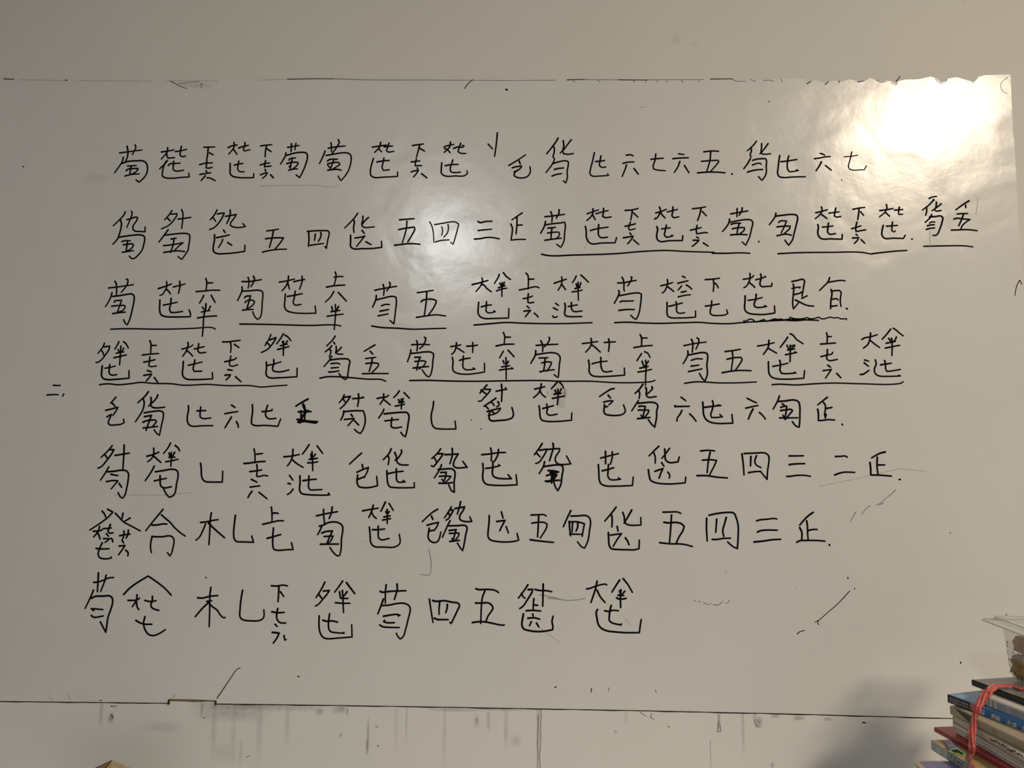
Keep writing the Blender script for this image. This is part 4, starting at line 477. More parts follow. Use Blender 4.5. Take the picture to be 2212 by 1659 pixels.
# ------------------------------------------------------------------ white film sheet
FILM_T = 0.0008
sheet = thing('whiteboard_film', 'large glossy white writing film stuck to the wall, covered in rows of black handwriting', 'whiteboard')
xs = set()
x = -1.12
while x < 0.96:
    xs.add(round(x, 4)); x += 0.008
for (a, _) in SHEET_TOP + SHEET_BOTTOM:
    xs.add(round(a, 4))
RX = lambda z: lerp_table(sorted((p[1], p[0]) for p in SHEET_RIGHT), z)
xs = sorted(v for v in xs if -1.12 <= v <= 0.915)
NZ = 130
NR = len(xs)+1
V = []; F = []
def film_y(x, z): return -(FILM_T + wave(x, z))
for i in range(NR):
    for j in range(NZ+1):
        t = j/NZ
        if i < len(xs):
            xx = xs[i]; zz = lerp_table(SHEET_BOTTOM, xx)*(1-t)+lerp_table(SHEET_TOP, xx)*t
        else:
            zb = SHEET_BOTTOM[-1][1]; zt = SHEET_TOP[-1][1]; zz = zb*(1-t)+zt*t; xx = RX(zz)
        V.append((xx, film_y(xx, zz), zz))
for i in range(NR-1):
    for j in range(NZ):
        a = i*(NZ+1)+j; F.append((a, a+NZ+1, a+NZ+2, a+1))
# rim back to the wall
rim = [i*(NZ+1) for i in range(NR)] + [(NR-1)*(NZ+1)+j for j in range(1, NZ+1)] + [i*(NZ+1)+NZ for i in range(NR-2, -1, -1)] + [j for j in range(NZ-1, 0, -1)]
b0 = len(V)
for k in rim: V.append(V[k])
b1 = len(V)
for k in rim: V.append((V[k][0], -0.0002 if V[k][2] > 0.905 else LOWER_Y-0.0002, V[k][2]))
n = len(rim)
for k in range(n):
    k2 = (k+1) % n; F.append((b0+k2, b0+k, b1+k, b1+k2))
film = link('film_surface', V, F, M['film'], sheet, smooth=True)

def on_board(x, z):
    return z > lerp_table(SHEET_BOTTOM, x)+0.0005 and z < lerp_table(SHEET_TOP, x)+0.004 and x < 0.93

PXM = 0.00088
KINDS = {'G': ('written_character', 3.7, 'ink'), 'N': ('written_number', 3.4, 'ink'), 'L': ('written_character', 2.5, 'ink'),
         'T': ('written_character', 2.9, 'ink'), 'B': ('written_character', 4.3, 'ink'), 'U': ('underline', 3.5, 'ink'),
         'W': ('underline', 3.2, 'ink'), 'D': ('ink_dot', 3.6, 'ink'), 'C': ('crease', 1.25, 'crease'), 'K': ('scratch', 2.0, 'grime_shade'), 'F': ('faint_mark', 1.1, 'faint'), 'P': ('speck', 2.3, 'grime_shade')}
for ln in INK.strip().split('\n'):
    kind, body = ln[0], ln[2:]
    name, wd, mk = KINDS[kind]
    V = []; F = []; board = None
    for si, s in enumerate(body.split('/')):
        v = [int(t)/10000.0 for t in s.split()]
        pts = [(v[i], v[i+1]) for i in range(0, len(v), 2)]
        if board is None: board = on_board(*pts[0])
        pl = smooth_line(pts)
        mid = sum(p[1] for p in pts)/len(pts)
        ww = wd*PXM*(1.0+0.05*math.sin(si*2.3+v[0]*40)) * (1.06 if (mid < 1.5 and kind == 'G') else 1.0)
        v2, f2 = ribbon(pl, ww, {'D': 0.0, 'P': 0.0, 'C': 0.3, 'K': 0.2}.get(kind, 0.16))
        o0 = len(V); lift = 0.00025+0.00001*(si % 8)
        for p in v2:
            y = (film_y(p.x, p.y) if board else lower_y(p.y)) - lift
            V.append((p.x, y, p.y))
        F += [tuple(o0+i for i in f) for f in f2]
    link(name, V, F, M[mk], sheet if board else lower_owner(*pts[0]))

# dark strip along the film's foot: dirty cut edge plus painted gap shadow, with an old taped patch
def edge_strip(name, x0, x1, material, h, drop):
    V = []; F = []
    tab = [p for p in SHEET_BOTTOM if x0 < p[0] < x1]
    pts = [(x0, lerp_table(SHEET_BOTTOM, x0+1e-5))]+tab+[(x1, lerp_table(SHEET_BOTTOM, x1-1e-5))]
    fine = []
    for (a, za), (c, zc) in zip(pts, pts[1:]):
        k = max(1, int((c-a)/0.012))
        for q in range(k): fine.append((a+(c-a)*q/k, za+(zc-za)*q/k))
    fine.append(pts[-1])
    for (a, z) in fine:
        hh = h*(1.0+0.25*math.sin(a*57)+0.2*math.sin(a*131+1))
        y = film_y(a, z)-0.0002
        V += [(a, y, z+0.0004), (a, y, z-hh), (a, LOWER_Y-0.0001, z-hh), (a, LOWER_Y-0.0001, z+0.0004)]
    for i in range(len(fine)-1):
        q = 4*i
        for e in range(4): F.append((q+e, q+4+e, q+4+(e+1) % 4, q+(e+1) % 4))
    return link(name, V, F, material, sheet)
xa, xb = SHEET_BOTTOM[5][0], SHEET_BOTTOM[7][0]
edge_strip('cut_edge_gap_shade', -1.10, xa-0.0008, M['grime_shade'], 0.0011, 0)
edge_strip('taped_edge', xa, xb, M['brown_edge'], 0.0028, 0)
edge_strip('cut_edge_gap_shade', xb+0.0008, 0.95, M['grime_shade'], 0.0012, 0)
for (xx, i0, i1) in ((xa-0.0004, 4, 5), (xb+0.0004, 8, 7)):
    z0, z1 = SHEET_BOTTOM[i0][1]-0.002, SHEET_BOTTOM[i1][1]
    box('cut_edge_gap_shade', xx-0.0008, xx+0.0008, -0.005, LOWER_Y-0.0001, z0, z1, M['grime_shade'], sheet)

# ------------------------------------------------------------------ smears on wall and film (soft grime with its own shape)
def smear(parent, x, z, w, h, a, board, name='smear', lean=0.0, flat_top=False):
    nx, nz = 8, 14
    me = bpy.data.meshes.new(name); V = []; F = []; fd = []
    for j in range(nz+1):
        for i in range(nx+1):
            u = i/nx*2-1; t = j/nz*2-1
            px = x+u*w/2+lean*t*h/2; pz = z+t*h/2
            y = (film_y(px, pz) if board else lower_y(z))-0.00018
            V.append((px, y, pz))
            fu = max(0, 1-u*u)**1.3
            ft = (max(0, 1-t*t)**0.9 if not flat_top else min(1, (t+1)*1.2)*(1 if j < nz else 0.6))
            fd.append(a*fu*ft)
    for j in range(nz):
        for i in range(nx):
            q = j*(nx+1)+i; F.append((q, q+1, q+nx+2, q+nx+1))
    me.from_pydata(V, [], F); me.update()
    at = me.attributes.new('fade', 'FLOAT', 'POINT')
    for k, v in enumerate(fd): at.data[k].value = v
    me.materials.append(M['smear'])
    o = bpy.data.objects.new(name, me); COL.objects.link(o); o.parent = parent
    return o
for (x, z, w, h, a, bd, ft) in SMEARS:
    smear(sheet if bd else lower_owner(x, z), x, z, w, h, a, bd, flat_top=ft)

# ------------------------------------------------------------------ desk under the stack (below the picture)
desk = thing('desk', 'pale desk pushed against the wall below the writing film', 'desk')
box('desk_top', -1.3, 1.4, -1.10, -0.005, 0.70, 0.735, M['desk'], desk, 0.003)
for (lx, ly) in ((-1.24, -1.04), (-1.24, -0.07), (1.34, -1.04), (1.34, -0.07)):
    box('leg', lx-0.025, lx+0.025, ly-0.025, ly+0.025, 0.0, 0.70, M['desk'], desk, 0.002)

# ------------------------------------------------------------------ books
M['page'] = mat('paper_pages', (0.66, 0.60, 0.49), 0.9, 0.1, 0.12, 40, 0.0004, 30, stretch=(1, 1, 40))
M['white_page'] = mat('white_pages', (0.70, 0.68, 0.64), 0.9, 0.1, 0.10, 40, 0.0004, 30, stretch=(1, 1, 40))
M['blue_cover'] = mat('blue_cover', (0.035, 0.19, 0.47), 0.35, 0.5, 0.06, 30)
M['pale_blue'] = mat('pale_blue_cover', (0.16, 0.33, 0.52), 0.35, 0.5, 0.12, 14)
M['black_ink'] = mat('black_print', (0.012, 0.013, 0.017), 0.4, 0.4)
M['black_cover'] = mat('black_cover', (0.016, 0.016, 0.018), 0.45, 0.4, 0.15, 60)
M['grey_film'] = mat('dark_grey_cover', (0.20, 0.19, 0.175), 0.28, 0.5, 0.15, 9)
M['white_print'] = mat('white_print', (0.75, 0.76, 0.76), 0.5, 0.4)
M['dim_print'] = mat('grey_white_print', (0.42, 0.43, 0.45), 0.5, 0.4)
M['pink_print'] = mat('pink_print', (0.48, 0.13, 0.17), 0.5, 0.4)
M['gold_print'] = mat('gold_print', (0.55, 0.40, 0.15), 0.5, 0.4, 0.2, 90)
M['beige_cover'] = mat('beige_cover', (0.40, 0.34, 0.24), 0.6, 0.3, 0.08, 18)
M['dark_green'] = mat('dark_green_print', (0.035, 0.045, 0.042), 0.5, 0.4, 0.4, 40)
M['cream_cover'] = mat('cream_cover', (0.50, 0.43, 0.34), 0.55, 0.4, 0.10, 22)
M['white_cover'] = mat('white_cover', (0.62, 0.60, 0.56), 0.5, 0.4, 0.06, 22)
M['grey_cover'] = mat('grey_white_cover', (0.55, 0.54, 0.50), 0.4, 0.5, 0.08, 20)
M['panel_blue'] = mat('grey_blue_print', (0.25, 0.29, 0.38), 0.4, 0.5, 0.08, 20)
M['maroon'] = mat('maroon_print', (0.20, 0.07, 0.09), 0.5, 0.4)
M['red_cover'] = mat('red_cover', (0.36, 0.045, 0.045), 0.45, 0.5, 0.12, 25)
M['pale_green'] = mat('pale_green_cover', (0.38, 0.43, 0.41), 0.45, 0.4, 0.06, 25)
M['ochre'] = mat('ochre_cover', (0.40, 0.28, 0.12), 0.5, 0.4, 0.25, 25)
M['lavender'] = mat('lavender_cover', (0.16, 0.17, 0.31), 0.45, 0.4, 0.10, 20)
M['tan_cover'] = mat('tan_cover', (0.43, 0.37, 0.29), 0.6, 0.3, 0.06, 20)
M['string'] = mat('red_plastic_string', (0.62, 0.12, 0.10), 0.25, 0.6, 0.30, 90, 0.0018, 130, stretch=(1, 1, 0.35))

class Book:
    """Axes: s runs along the spine towards the room, w across the cover, h up."""
    def __init__(self, key, name, label, group='books in the tied stack'):
        d = BOOKS[key]; self.C = Vector(d['c']); th = d['th']
        self.S = Vector((math.sin(th), -math.cos(th), 0)); self.Wd = Vector((math.cos(th), math.sin(th), 0))
        self.T, self.L, self.W = d['T']-0.0003, d['L'], d['W']
        self.o = thing(name, label, 'book', group)
        self.o.location = self.C
        self.o.rotation_euler = (0, 0, th)          # local x = w, local -y = s
    def P(self, s, w, h): return (w, -s, h)
    def solid(self, name, s0, s1, w0, w1, h0, h1, material, bevel=0.0, parent=None):
        return box(name, w0, w1, -s1, -s0, h0, h1, material, parent or self.o, bevel)
    def cover(self, material, ct=0.0012, name='cover', top_mat=None):
        """Back board, spine and front board in one folded piece."""
        L, W, T = self.L, self.W, self.T
        prof = [(W, 0), (0.0012, 0), (0, 0.0012), (0, T-0.0012), (0.0012, T), (W, T), (W, T-ct), (ct+0.0012, T-ct), (ct, T-ct-0.0012), (ct, ct+0.0012), (ct+0.0012, ct), (W, ct)]
        V = [self.P(0, a, c) for a, c in prof]+[self.P(L, a, c) for a, c in prof]; n = len(prof)
        F = [(i, (i+1) % n, n+(i+1) % n, n+i) for i in range(n)]
        # end caps as three quads each (bottom, spine, top)
        for off in (0, n):
            for q in ((0, 1, 10, 11), (1, 2, 9, 10), (2, 3, 8, 9), (3, 4, 7, 8), (4, 5, 6, 7)):
                F.append(tuple(off+i for i in q))
        ob = link(name, V, F, [material, top_mat or material], self.o)
        if top_mat:
            for p in ob.data.polygons:
                if p.normal.z > 0.9 or p.normal.z < -0.9:
                    if abs(p.center.z-T) < 1e-4: p.material_index = 1
        bm = bmesh.new(); bm.from_mesh(ob.data); bmesh.ops.recalc_face_normals(bm, faces=bm.faces[:]); bm.to_mesh(ob.data); bm.free()
        return ob
    def pages(self, material, ct=0.0012, inset=0.003):
        return self.solid('page_block', inset, self.L-inset, ct+0.0002, self.W-inset, ct, self.T-ct, material)
    def spine_quad(self, name, s0, s1, h0, h1, material, lift=0.0003, parent=None):
        return self.solid(name, s0, s1, -lift, 0.0004, h0, h1, material, parent=parent)
    def spine_strokes(self, name, strokes, width, material, lift=0.0005):
        V = []; F = []
        for st in strokes:
            pl = [Vector(p) for p in st]
            v2, f2 = ribbon(pl, width, 0.0); o0 = len(V)
            for p in v2: V.append(self.P(p.x, -lift, p.y))
            F += [tuple(o0+i for i in f) for f in f2]
        return link(name, V, F, material, self.o)
    def top_quad(self, name, pts, material, lift=0.0003):
        V = [self.P(s, w, self.T+lift) for s, w in pts]; return link(name, V, [tuple(range(len(V)))], material, self.o)

# blue book: black end with small white lettering, pink block, large white characters
bk = Book('blue', 'thick_paperback', 'blue paperback with black spine end and large white characters, under the pale panelled book')
bk.cover(M['blue_cover'], top_mat=M['pale_blue']); bk.pages(M['page'])
s0, s1, s2 = ART['blue_s']
bk.spine_quad('black_spine_end', -0.0002, s1, 0.0003, bk.T-0.0003, M['black_ink'])
bk.spine_quad('pink_spine_block', s1, s2, 0.0012, bk.T-0.0008, M['pink_print'])
for row, (h, n, hw) in enumerate(((0.64, 17, 0.0011), (0.30, 9, 0.0016))):
    V = []; F = []
    for i in range(n):
        sc = s1*0.09+(s1*0.86)*(i+0.5)/n; hc = bk.T*h
        for k in range(3):
            a = sc+random.uniform(-1, 1)*hw*0.7; c = hc+(k-1)*hw*0.8
            v2, f2 = ribbon([Vector((a-hw*0.7, c)), Vector((a+hw*0.7, c+random.uniform(-.3, .3)*hw))], hw*0.45, 0); q = len(V)
            V += [bk.P(p.x, -0.0006, p.y) for p in v2]; F += [tuple(q+i2 for i2 in f) for f in f2]
        v2, f2 = ribbon([Vector((sc, hc-hw)), Vector((sc, hc+hw))], hw*0.45, 0); q = len(V)
        V += [bk.P(p.x, -0.0006, p.y) for p in v2]; F += [tuple(q+i2 for i2 in f) for f in f2]
    link('small_lettering', V, F, M['dim_print'], bk.o)
for ch in ART['blue_chars']: bk.spine_strokes('spine_character', ch, 0.00125, M['white_print'])
bk.spine_strokes('spine_character', [[(a+0.022, c-0.0003) for a, c in st] for st in ART['blue_chars'][2]], 0.00125, M['white_print'])
bk.top_quad('gold_title', [(0.030, 0.022), (0.030, 0.060), (0.042, 0.060), (0.042, 0.010)], M['gold_print'])

# beige book with a dark torn patch
bk = Book('beige', 'beige_paperback', 'beige paperback with a dark torn patch on its spine, under the blue book')
bk.cover(M['beige_cover']); bk.pages(M['page'])
V = [bk.P(s, -0.0004, h) for s, h in ((0.010, bk.T*0.99), (0.050, bk.T*0.99), (0.044, bk.T*0.62), (0.045, bk.T*0.20), (0.038, bk.T*0.22), (0.022, bk.T*0.62))]
link('torn_dark_patch', V, [tuple(range(6))], M['dark_green'], bk.o)
bk.spine_quad('faded_stamp', 0.084, 0.092, bk.T*0.3, bk.T*0.75, mat('faded_brown_print', (0.30, 0.245, 0.16), 0.6), 0.0003)

# three magazines
bk = Book('maga', 'magazine', 'cream magazine with a dark floral strip, just under the beige book')
bk.cover(M['cream_cover'], 0.0006); bk.pages(M['page'], 0.0006, 0.001)
V = []; F = []
for i in range(26):
    sc = 0.085+0.0034*i; hc = bk.T*random.choice((0.66, 0.78, 0.9, 0.95)); v2, f2 = ribbon([Vector((sc, hc)), Vector((sc+random.uniform(.001, .004), hc+random.uniform(-.001, .001)))], random.uniform(0.0008, 0.0018), 0); q = len(V)
    V += [bk.P(p.x, -0.0004-0.00001*i, p.y) for p in v2]; F += [tuple(q+k for k in f) for f in f2]
link('floral_print', V, F, M['dark_green'], bk.o)
bk.spine_quad('white_spine_panel', 0.135, 0.25, bk.T*0.45, bk.T*0.98, M['white_print'], 0.0003)
bk = Book('magb', 'magazine', 'white magazine with a mauve edge line, between two other magazines in the stack')
bk.cover(M['white_cover'], 0.0006); bk.pages(M['white_page'], 0.0006, 0.001)
bk.spine_quad('mauve_line', 0.0, 0.12, bk.T*0.80, bk.T*0.95, mat('mauve_print', (0.30, 0.22, 0.27), 0.6), 0.0003)
bk = Book('magc', 'magazine', 'white magazine resting directly on the red hardcover book')
bk.cover(M['white_cover'], 0.0006); bk.pages(M['white_page'], 0.0006, 0.001)
bk.spine_quad('fold_line', 0.02, 0.2, bk.T*0.46, bk.T*0.54, M['crease'], 0.0003)

# red hardcover
bk = Book('red', 'hardcover_book', 'red hardcover book with worn gold lettering on its spine')
bk.cover(M['red_cover'], 0.0016); bk.pages(M['page'], 0.0016, 0.005)
bk.spine_strokes('gold_lettering', ART['red_text'], 0.0007, M['gold_print'])
bk.spine_quad('hinge_groove', 0.004, bk.L-0.004, bk.T*0.60, bk.T*0.66, mat('dark_red', (0.17, 0.02, 0.02), 0.6), 0.0002)

# pale green spine, ochre cover
bk = Book('pale', 'pale_spined_book', 'pale green spined book with ochre cover and boxed black lettering, under the red hardcover')
bk.cover(M['pale_green'], top_mat=M['ochre']); bk.pages(M['page'])
for key, nm, wd in (('pale_box', 'spine_box_outline', 0.0005), ('pale_line', 'spine_rule', 0.0007), ('pale_text', 'spine_lettering', 0.0007)):
    bk.spine_strokes(nm, ART[key], wd, M['black_ink'])
# lavender notebook with tan rim, rounded corners
bk = Book('lav', 'notebook', 'lavender notebook with tan rim and rounded corners, near the foot of the stack')
def rounded(x0, x1, y0, y1, r, n=6):
    out = []
    for cx, cy, a0 in ((x1-r, y1-r, 0), (x0+r, y1-r, 90), (x0+r, y0+r, 180), (x1-r, y0+r, 270)):
        for k in range(n+1):
            a = math.radians(a0+90*k/n); out.append((cx+r*math.cos(a), cy+r*math.sin(a)))
    return out
def slab(name, outline, z0, z1, material, parent):
    n = len(outline); V = [(x, y, z0) for x, y in outline]+[(x, y, z1) for x, y in outline]
    F = [tuple(reversed(range(n))), tuple(range(n, 2*n))]+[(i, (i+1) % n, n+(i+1) % n, n+i) for i in range(n)]
    return link(name, V, F, material, parent)
slab('back_cover', rounded(0, bk.W, -bk.L, 0, 0.012), 0.0, 0.0025, M['tan_cover'], bk.o)
slab('page_block', rounded(0.002, bk.W-0.002, -bk.L+0.002, -0.002, 0.010), 0.0025, bk.T-0.0025, M['page'], bk.o)
fc = slab('front_cover', rounded(0, bk.W, -bk.L, 0, 0.012), bk.T-0.0025, bk.T-0.0002, M['tan_cover'], bk.o)
slab('lavender_panel', rounded(0.008, bk.W-0.006, -bk.L+0.006, -0.004, 0.006), bk.T-0.0002, bk.T, M['lavender'], bk.o)

# pale book with grey-blue panels above the blue one
bk = Book('grey', 'panelled_book', 'pale grey book with grey-blue spine panels, under the black folder')
bk.cover(M['grey_cover'], top_mat=M['white_cover']); bk.pages(M['white_page'])
g = ART['grey_s']
bk.spine_quad('maroon_spine_end', -0.0002, g[0], 0.0004, bk.T-0.002, M['maroon'])
for (a, c) in ((g[2], g[3]), (g[4], g[5]), (g[6], g[7])): bk.spine_quad('blue_panel', a, c, bk.T*0.12, bk.T*0.80, M['panel_blue'])
for col in (0.25, 0.70):
    sc = g[0]+(g[1]-g[0])*col; st = []
    for k in range(4):
        h = bk.T*(0.2+0.17*k); st += [[(sc-0.0012, h), (sc+0.0012, h+0.0004)], [(sc, h-0.0007), (sc+0.0004, h+0.0010)]]
    bk.spine_strokes('small_lettering', st, 0.0005, M['black_ink'])

# black folder on top
bk = Book('black', 'black_folder', 'thin black folder with dark grey top, lying under the plastic food tub')
bk.cover(M['black_cover'], 0.0010, top_mat=M['grey_film']); bk.pages(M['black_cover'], 0.001, 0.002)
for s0 in (0.0, ):
    V = [bk.P(0, 0.0, bk.T+0.0003), bk.P(bk.L, 0.0, bk.T+0.0003), bk.P(bk.L, 0.0022, bk.T+0.0003), bk.P(0, 0.0022, bk.T+0.0003)]
    link('top_edge_trim', V, [(0, 1, 2, 3)], M['black_cover'], bk.o)
BLACK_TOP = bk.C.z+bk.T

# support below the picture: two thick books that carry the stack
BOOKS['under1'] = dict(c=(BOOKS['lav']['c'][0]+0.012, BOOKS['lav']['c'][1]-0.004, BOOKS['lav']['c'][2]-0.065), th=0.02, T=0.065, L=0.24, W=0.20)
BOOKS['under2'] = dict(c=(BOOKS['lav']['c'][0]+0.008, BOOKS['lav']['c'][1]-0.002, 0.735), th=-0.03, T=BOOKS['lav']['c'][2]-0.065-0.735, L=0.26, W=0.22)
for key, mk, lb in (('under1', 'tan_cover', 'thick tan volume carrying the lavender notebook'), ('under2', 'maroon', 'thick maroon volume at the very bottom of the stack on the desk')):
    bk = Book(key, 'thick_volume', lb); bk.cover(M[mk], 0.002); bk.pages(M['page'], 0.002, 0.004)

# ------------------------------------------------------------------ crumpled wrapper between the red and the pale book
wr = thing('plastic_wrapper', 'crumpled purple-blue plastic wrapper with green inside, sticking out under the red book', 'wrapper')
A0, A1, B0, B1 = [Vector(p) for p in WRAP]
def arc(p, q, h, n=16):
    c = (p+q)/2; r = (q-p)/2; out = []
    for k in range(n+1):
        a = math.pi*k/n; out.append(c-r*math.cos(a)+Vector((0, 0, h*math.sin(a)*(1+0.10*math.sin(5*a)))))
    return out
rows = 7; V = []; F = []
for j in range(rows+1):
    t = j/rows; p = A0.lerp(B0, t); q = A1.lerp(B1, t); hh = 0.0045+0.0035*t+0.0008*math.sin(9*t)
    V += arc(p, q, hh)
for j in range(rows):
    for k in range(16):
        a = j*17+k; F.append((a, a+1, a+18, a+17))
link('outer_film', V, F, mat('purple_blue_film', (0.09, 0.10, 0.22), 0.2, 0.7, 0.5, 30), wr, True)
rimv = arc(B0, B1, 0.0082); inner = arc(B0.lerp(B1, 0.08), B0.lerp(B1, 0.92), 0.0058)
V = rimv+inner; F = [(k, k+1, 18+k, 17+k) for k in range(16)]
link('pale_rim', V, F, mat('pale_rim', (0.50, 0.58, 0.52), 0.2, 0.7), wr)
cen = [p+Vector((0.001, 0.002, 0)) for p in inner]
link('green_inside', cen+[(B0+B1)/2+Vector((0.001, 0.002, 0))], [(k, k+1, 17) for k in range(16)], mat('green_print', (0.02, 0.12, 0.065), 0.3, 0.6, 0.2, 50), wr)
V = []; F = []
for k in range(17):
    p = B0.lerp(B1, k/16)+Vector((-0.0015, -0.0012, 0.0004)); V += [p, p+Vector((0.002, 0.001, 0.0008+0.0004*math.sin(k)))]
for k in range(16): F.append((2*k, 2*k+2, 2*k+3, 2*k+1))
link('lime_edge', V, F, mat('lime_print', (0.38, 0.48, 0.12), 0.4, 0.5), wr)

# ------------------------------------------------------------------ red plastic string tied round the stack
T = [Vector(p) for p in TIE]
path = []
for i in range(len(T)-1):
    a, b_, c, d = T[max(0, i-1)], T[i], T[i+1], T[min(len(T)-1, i+2)]
    for k in range(6):
        t = k/6; path.append(0.5*((2*b_)+(c-a)*t+(2*a-5*b_+4*c-d)*t*t+(3*b_-a-3*c+d)*t**3))
path.append(T[-1])
V = []; F = []; NS = 10
viewn = Vector((-0.75, -0.60, 0.28)).normalized()
up = Vector((0, 0, 1))
for i, p in enumerate(path):
    d = (path[min(i+1, len(path)-1)]-path[max(i-1, 0)]).normalized()
    f = i/(len(path)-1)
    on_top = max(0.0, min(1.0, (p.z-(BLACK_TOP-0.004))/0.005))
    nrm = (up*on_top+viewn*(1-on_top)).normalized()
    side = d.cross(nrm).normalized(); nrm = side.cross(d).normalized()
    half = (0.0054+0.0006*math.sin(i*0.7)) * (1.0 if on_top > 0.9 else 1.0) * (1.0+0.15*math.sin(f*7.0))
    for k in range(NS+1):
        u = k/NS*2-1
        fold = 0.0009*math.sin(u*7+i*0.35)+0.0005*math.sin(u*13-i*0.8)
        V.append(p+side*(u*half)+nrm*(0.0016+fold+0.0010*(1-u*u)))
for i in range(len(path)-1):
    for k in range(NS):
        a = i*(NS+1)+k; F.append((a, a+1, a+NS+2, a+NS+1))
st = link('plastic_string', V, F, M['string'], None, True)
so = st.modifiers.new('thickness', 'SOLIDIFY'); so.thickness = 0.0006
tag(st, 'crinkled red plastic string draped over the black folder and down the book spines', 'string')

# ------------------------------------------------------------------ clear food tub with cake
def clear_mat():
    m = bpy.data.materials.new('clear_plastic'); m.use_nodes = True; nt = m.node_tree
    for n in list(nt.nodes): nt.nodes.remove(n)
    o = nt.nodes.new('ShaderNodeOutputMaterial'); mx = nt.nodes.new('ShaderNodeMixShader')
    tr = nt.nodes.new('ShaderNodeBsdfTransparent'); tr.inputs['Color'].default_value = (0.93, 0.93, 0.92, 1)
    gl = nt.nodes.new('ShaderNodeBsdfPrincipled'); gl.inputs['Base Color'].default_value = (0.82, 0.82, 0.80, 1); gl.inputs['Roughness'].default_value = 0.12
    lw = nt.nodes.new('ShaderNodeLayerWeight'); lw.inputs['Blend'].default_value = 0.35
    mr = nt.nodes.new('ShaderNodeMapRange'); mr.inputs['To Min'].default_value = 0.13; mr.inputs['To Max'].default_value = 0.5
    tc = nt.nodes.new('ShaderNodeTexCoord'); ns = nt.nodes.new('ShaderNodeTexNoise'); ns.inputs['Scale'].default_value = 140
    bp = nt.nodes.new('ShaderNodeBump'); bp.inputs['Distance'].default_value = 0.0006
    nt.links.new(tc.outputs['Object'], ns.inputs['Vector']); nt.links.new(ns.outputs['Fac'], bp.inputs['Height'])
    nt.links.new(bp.outputs['Normal'], gl.inputs['Normal'])
    nt.links.new(lw.outputs['Facing'], mr.inputs['Value']); nt.links.new(mr.outputs['Result'], mx.inputs['Fac'])
    nt.links.new(tr.outputs['BSDF'], mx.inputs[1]); nt.links.new(gl.outputs['BSDF'], mx.inputs[2]); nt.links.new(mx.outputs['Shader'], o.inputs['Surface'])
    return m
M['clear'] = clear_mat()
tub = thing('food_tub', 'clear plastic food tub with flanged lid and cake smears, on the black folder', 'food container')
fx, fy, fz = TUB['flange']; bz = TUB['base'][2]
tub.location = (fx, fy, bz); tub.rotation_euler = (0, 0, TUB['th'])
TL, TW = 0.135, 0.125; HZ = fz-bz
def ring(inset, z, r, n=7, k=1.0): return [(x, y, z) for x, y in rounded(inset, TW-inset, -TL+inset*k, -inset*k, r, n)]
def loft(name, rings, material, parent, cap0=False, cap1=False):
    n = len(rings[0]); V = [p for r in rings for p in r]; F = []
    for j in range(len(rings)-1):
        for i in range(n): F.append((j*n+i, j*n+(i+1) % n, (j+1)*n+(i+1) % n, (j+1)*n+i))
    if cap0: F.append(tuple(reversed(range(n))))
    if cap1: F.append(tuple(range((len(rings)-1)*n, len(rings)*n)))
    return link(name, V, F, material, parent, True)
INB, INT = 0.040, 0.021
loft('tub_body', [ring(0.036, 0.0003, 0.010, 7, 0.7), ring(0.030, 0.004, 0.012, 7, 0.65), ring(0.0275, 0.012, 0.012, 7, 0.62), ring(0.0225, HZ-0.010, 0.012, 7, 0.62), ring(0.020, HZ-0.006, 0.012, 7, 0.62)], M['clear'], tub, cap0=True)
loft('flange', [ring(0.020, HZ-0.006, 0.012, 7, 0.62), ring(0.004, HZ-0.002, 0.010), ring(0.0, HZ, 0.010), ring(0.0015, HZ+0.002, 0.010), ring(0.010, HZ+0.003, 0.010)], M['clear'], tub)
loft('lid', [ring(0.010, HZ+0.003, 0.010), ring(0.012, HZ+0.0075, 0.010), ring(0.020, HZ+0.0095, 0.010), ring(0.023, HZ+0.0075, 0.010)], M['clear'], tub, cap1=True)
rim_m = mat('flange_edge', (0.55, 0.55, 0.54), 0.25, 0.6)
def wire(name, pts, r, material, parent):
    V = []; F = []; n = len(pts); K = 5
    for i in range(n):
        d = (Vector(pts[(i+1) % n])-Vector(pts[i-1])).normalized(); s1_ = d.cross(Vector((0, 0, 1))).normalized(); s2_ = d.cross(s1_)
        for k in range(K): V.append(Vector(pts[i])+s1_*(r*math.cos(k*math.tau/K))+s2_*(r*math.sin(k*math.tau/K)))
    for i in range(n):
        for k in range(K): F.append((i*K+k, i*K+(k+1) % K, ((i+1) % n)*K+(k+1) % K, ((i+1) % n)*K+k))
    return link(name, V, F, material, parent, True)
wire('rolled_rim', ring(0.0, HZ, 0.010), 0.0009, rim_m, tub)
wire('lid_rim', ring(0.012, HZ+0.0075, 0.010), 0.0007, rim_m, tub)
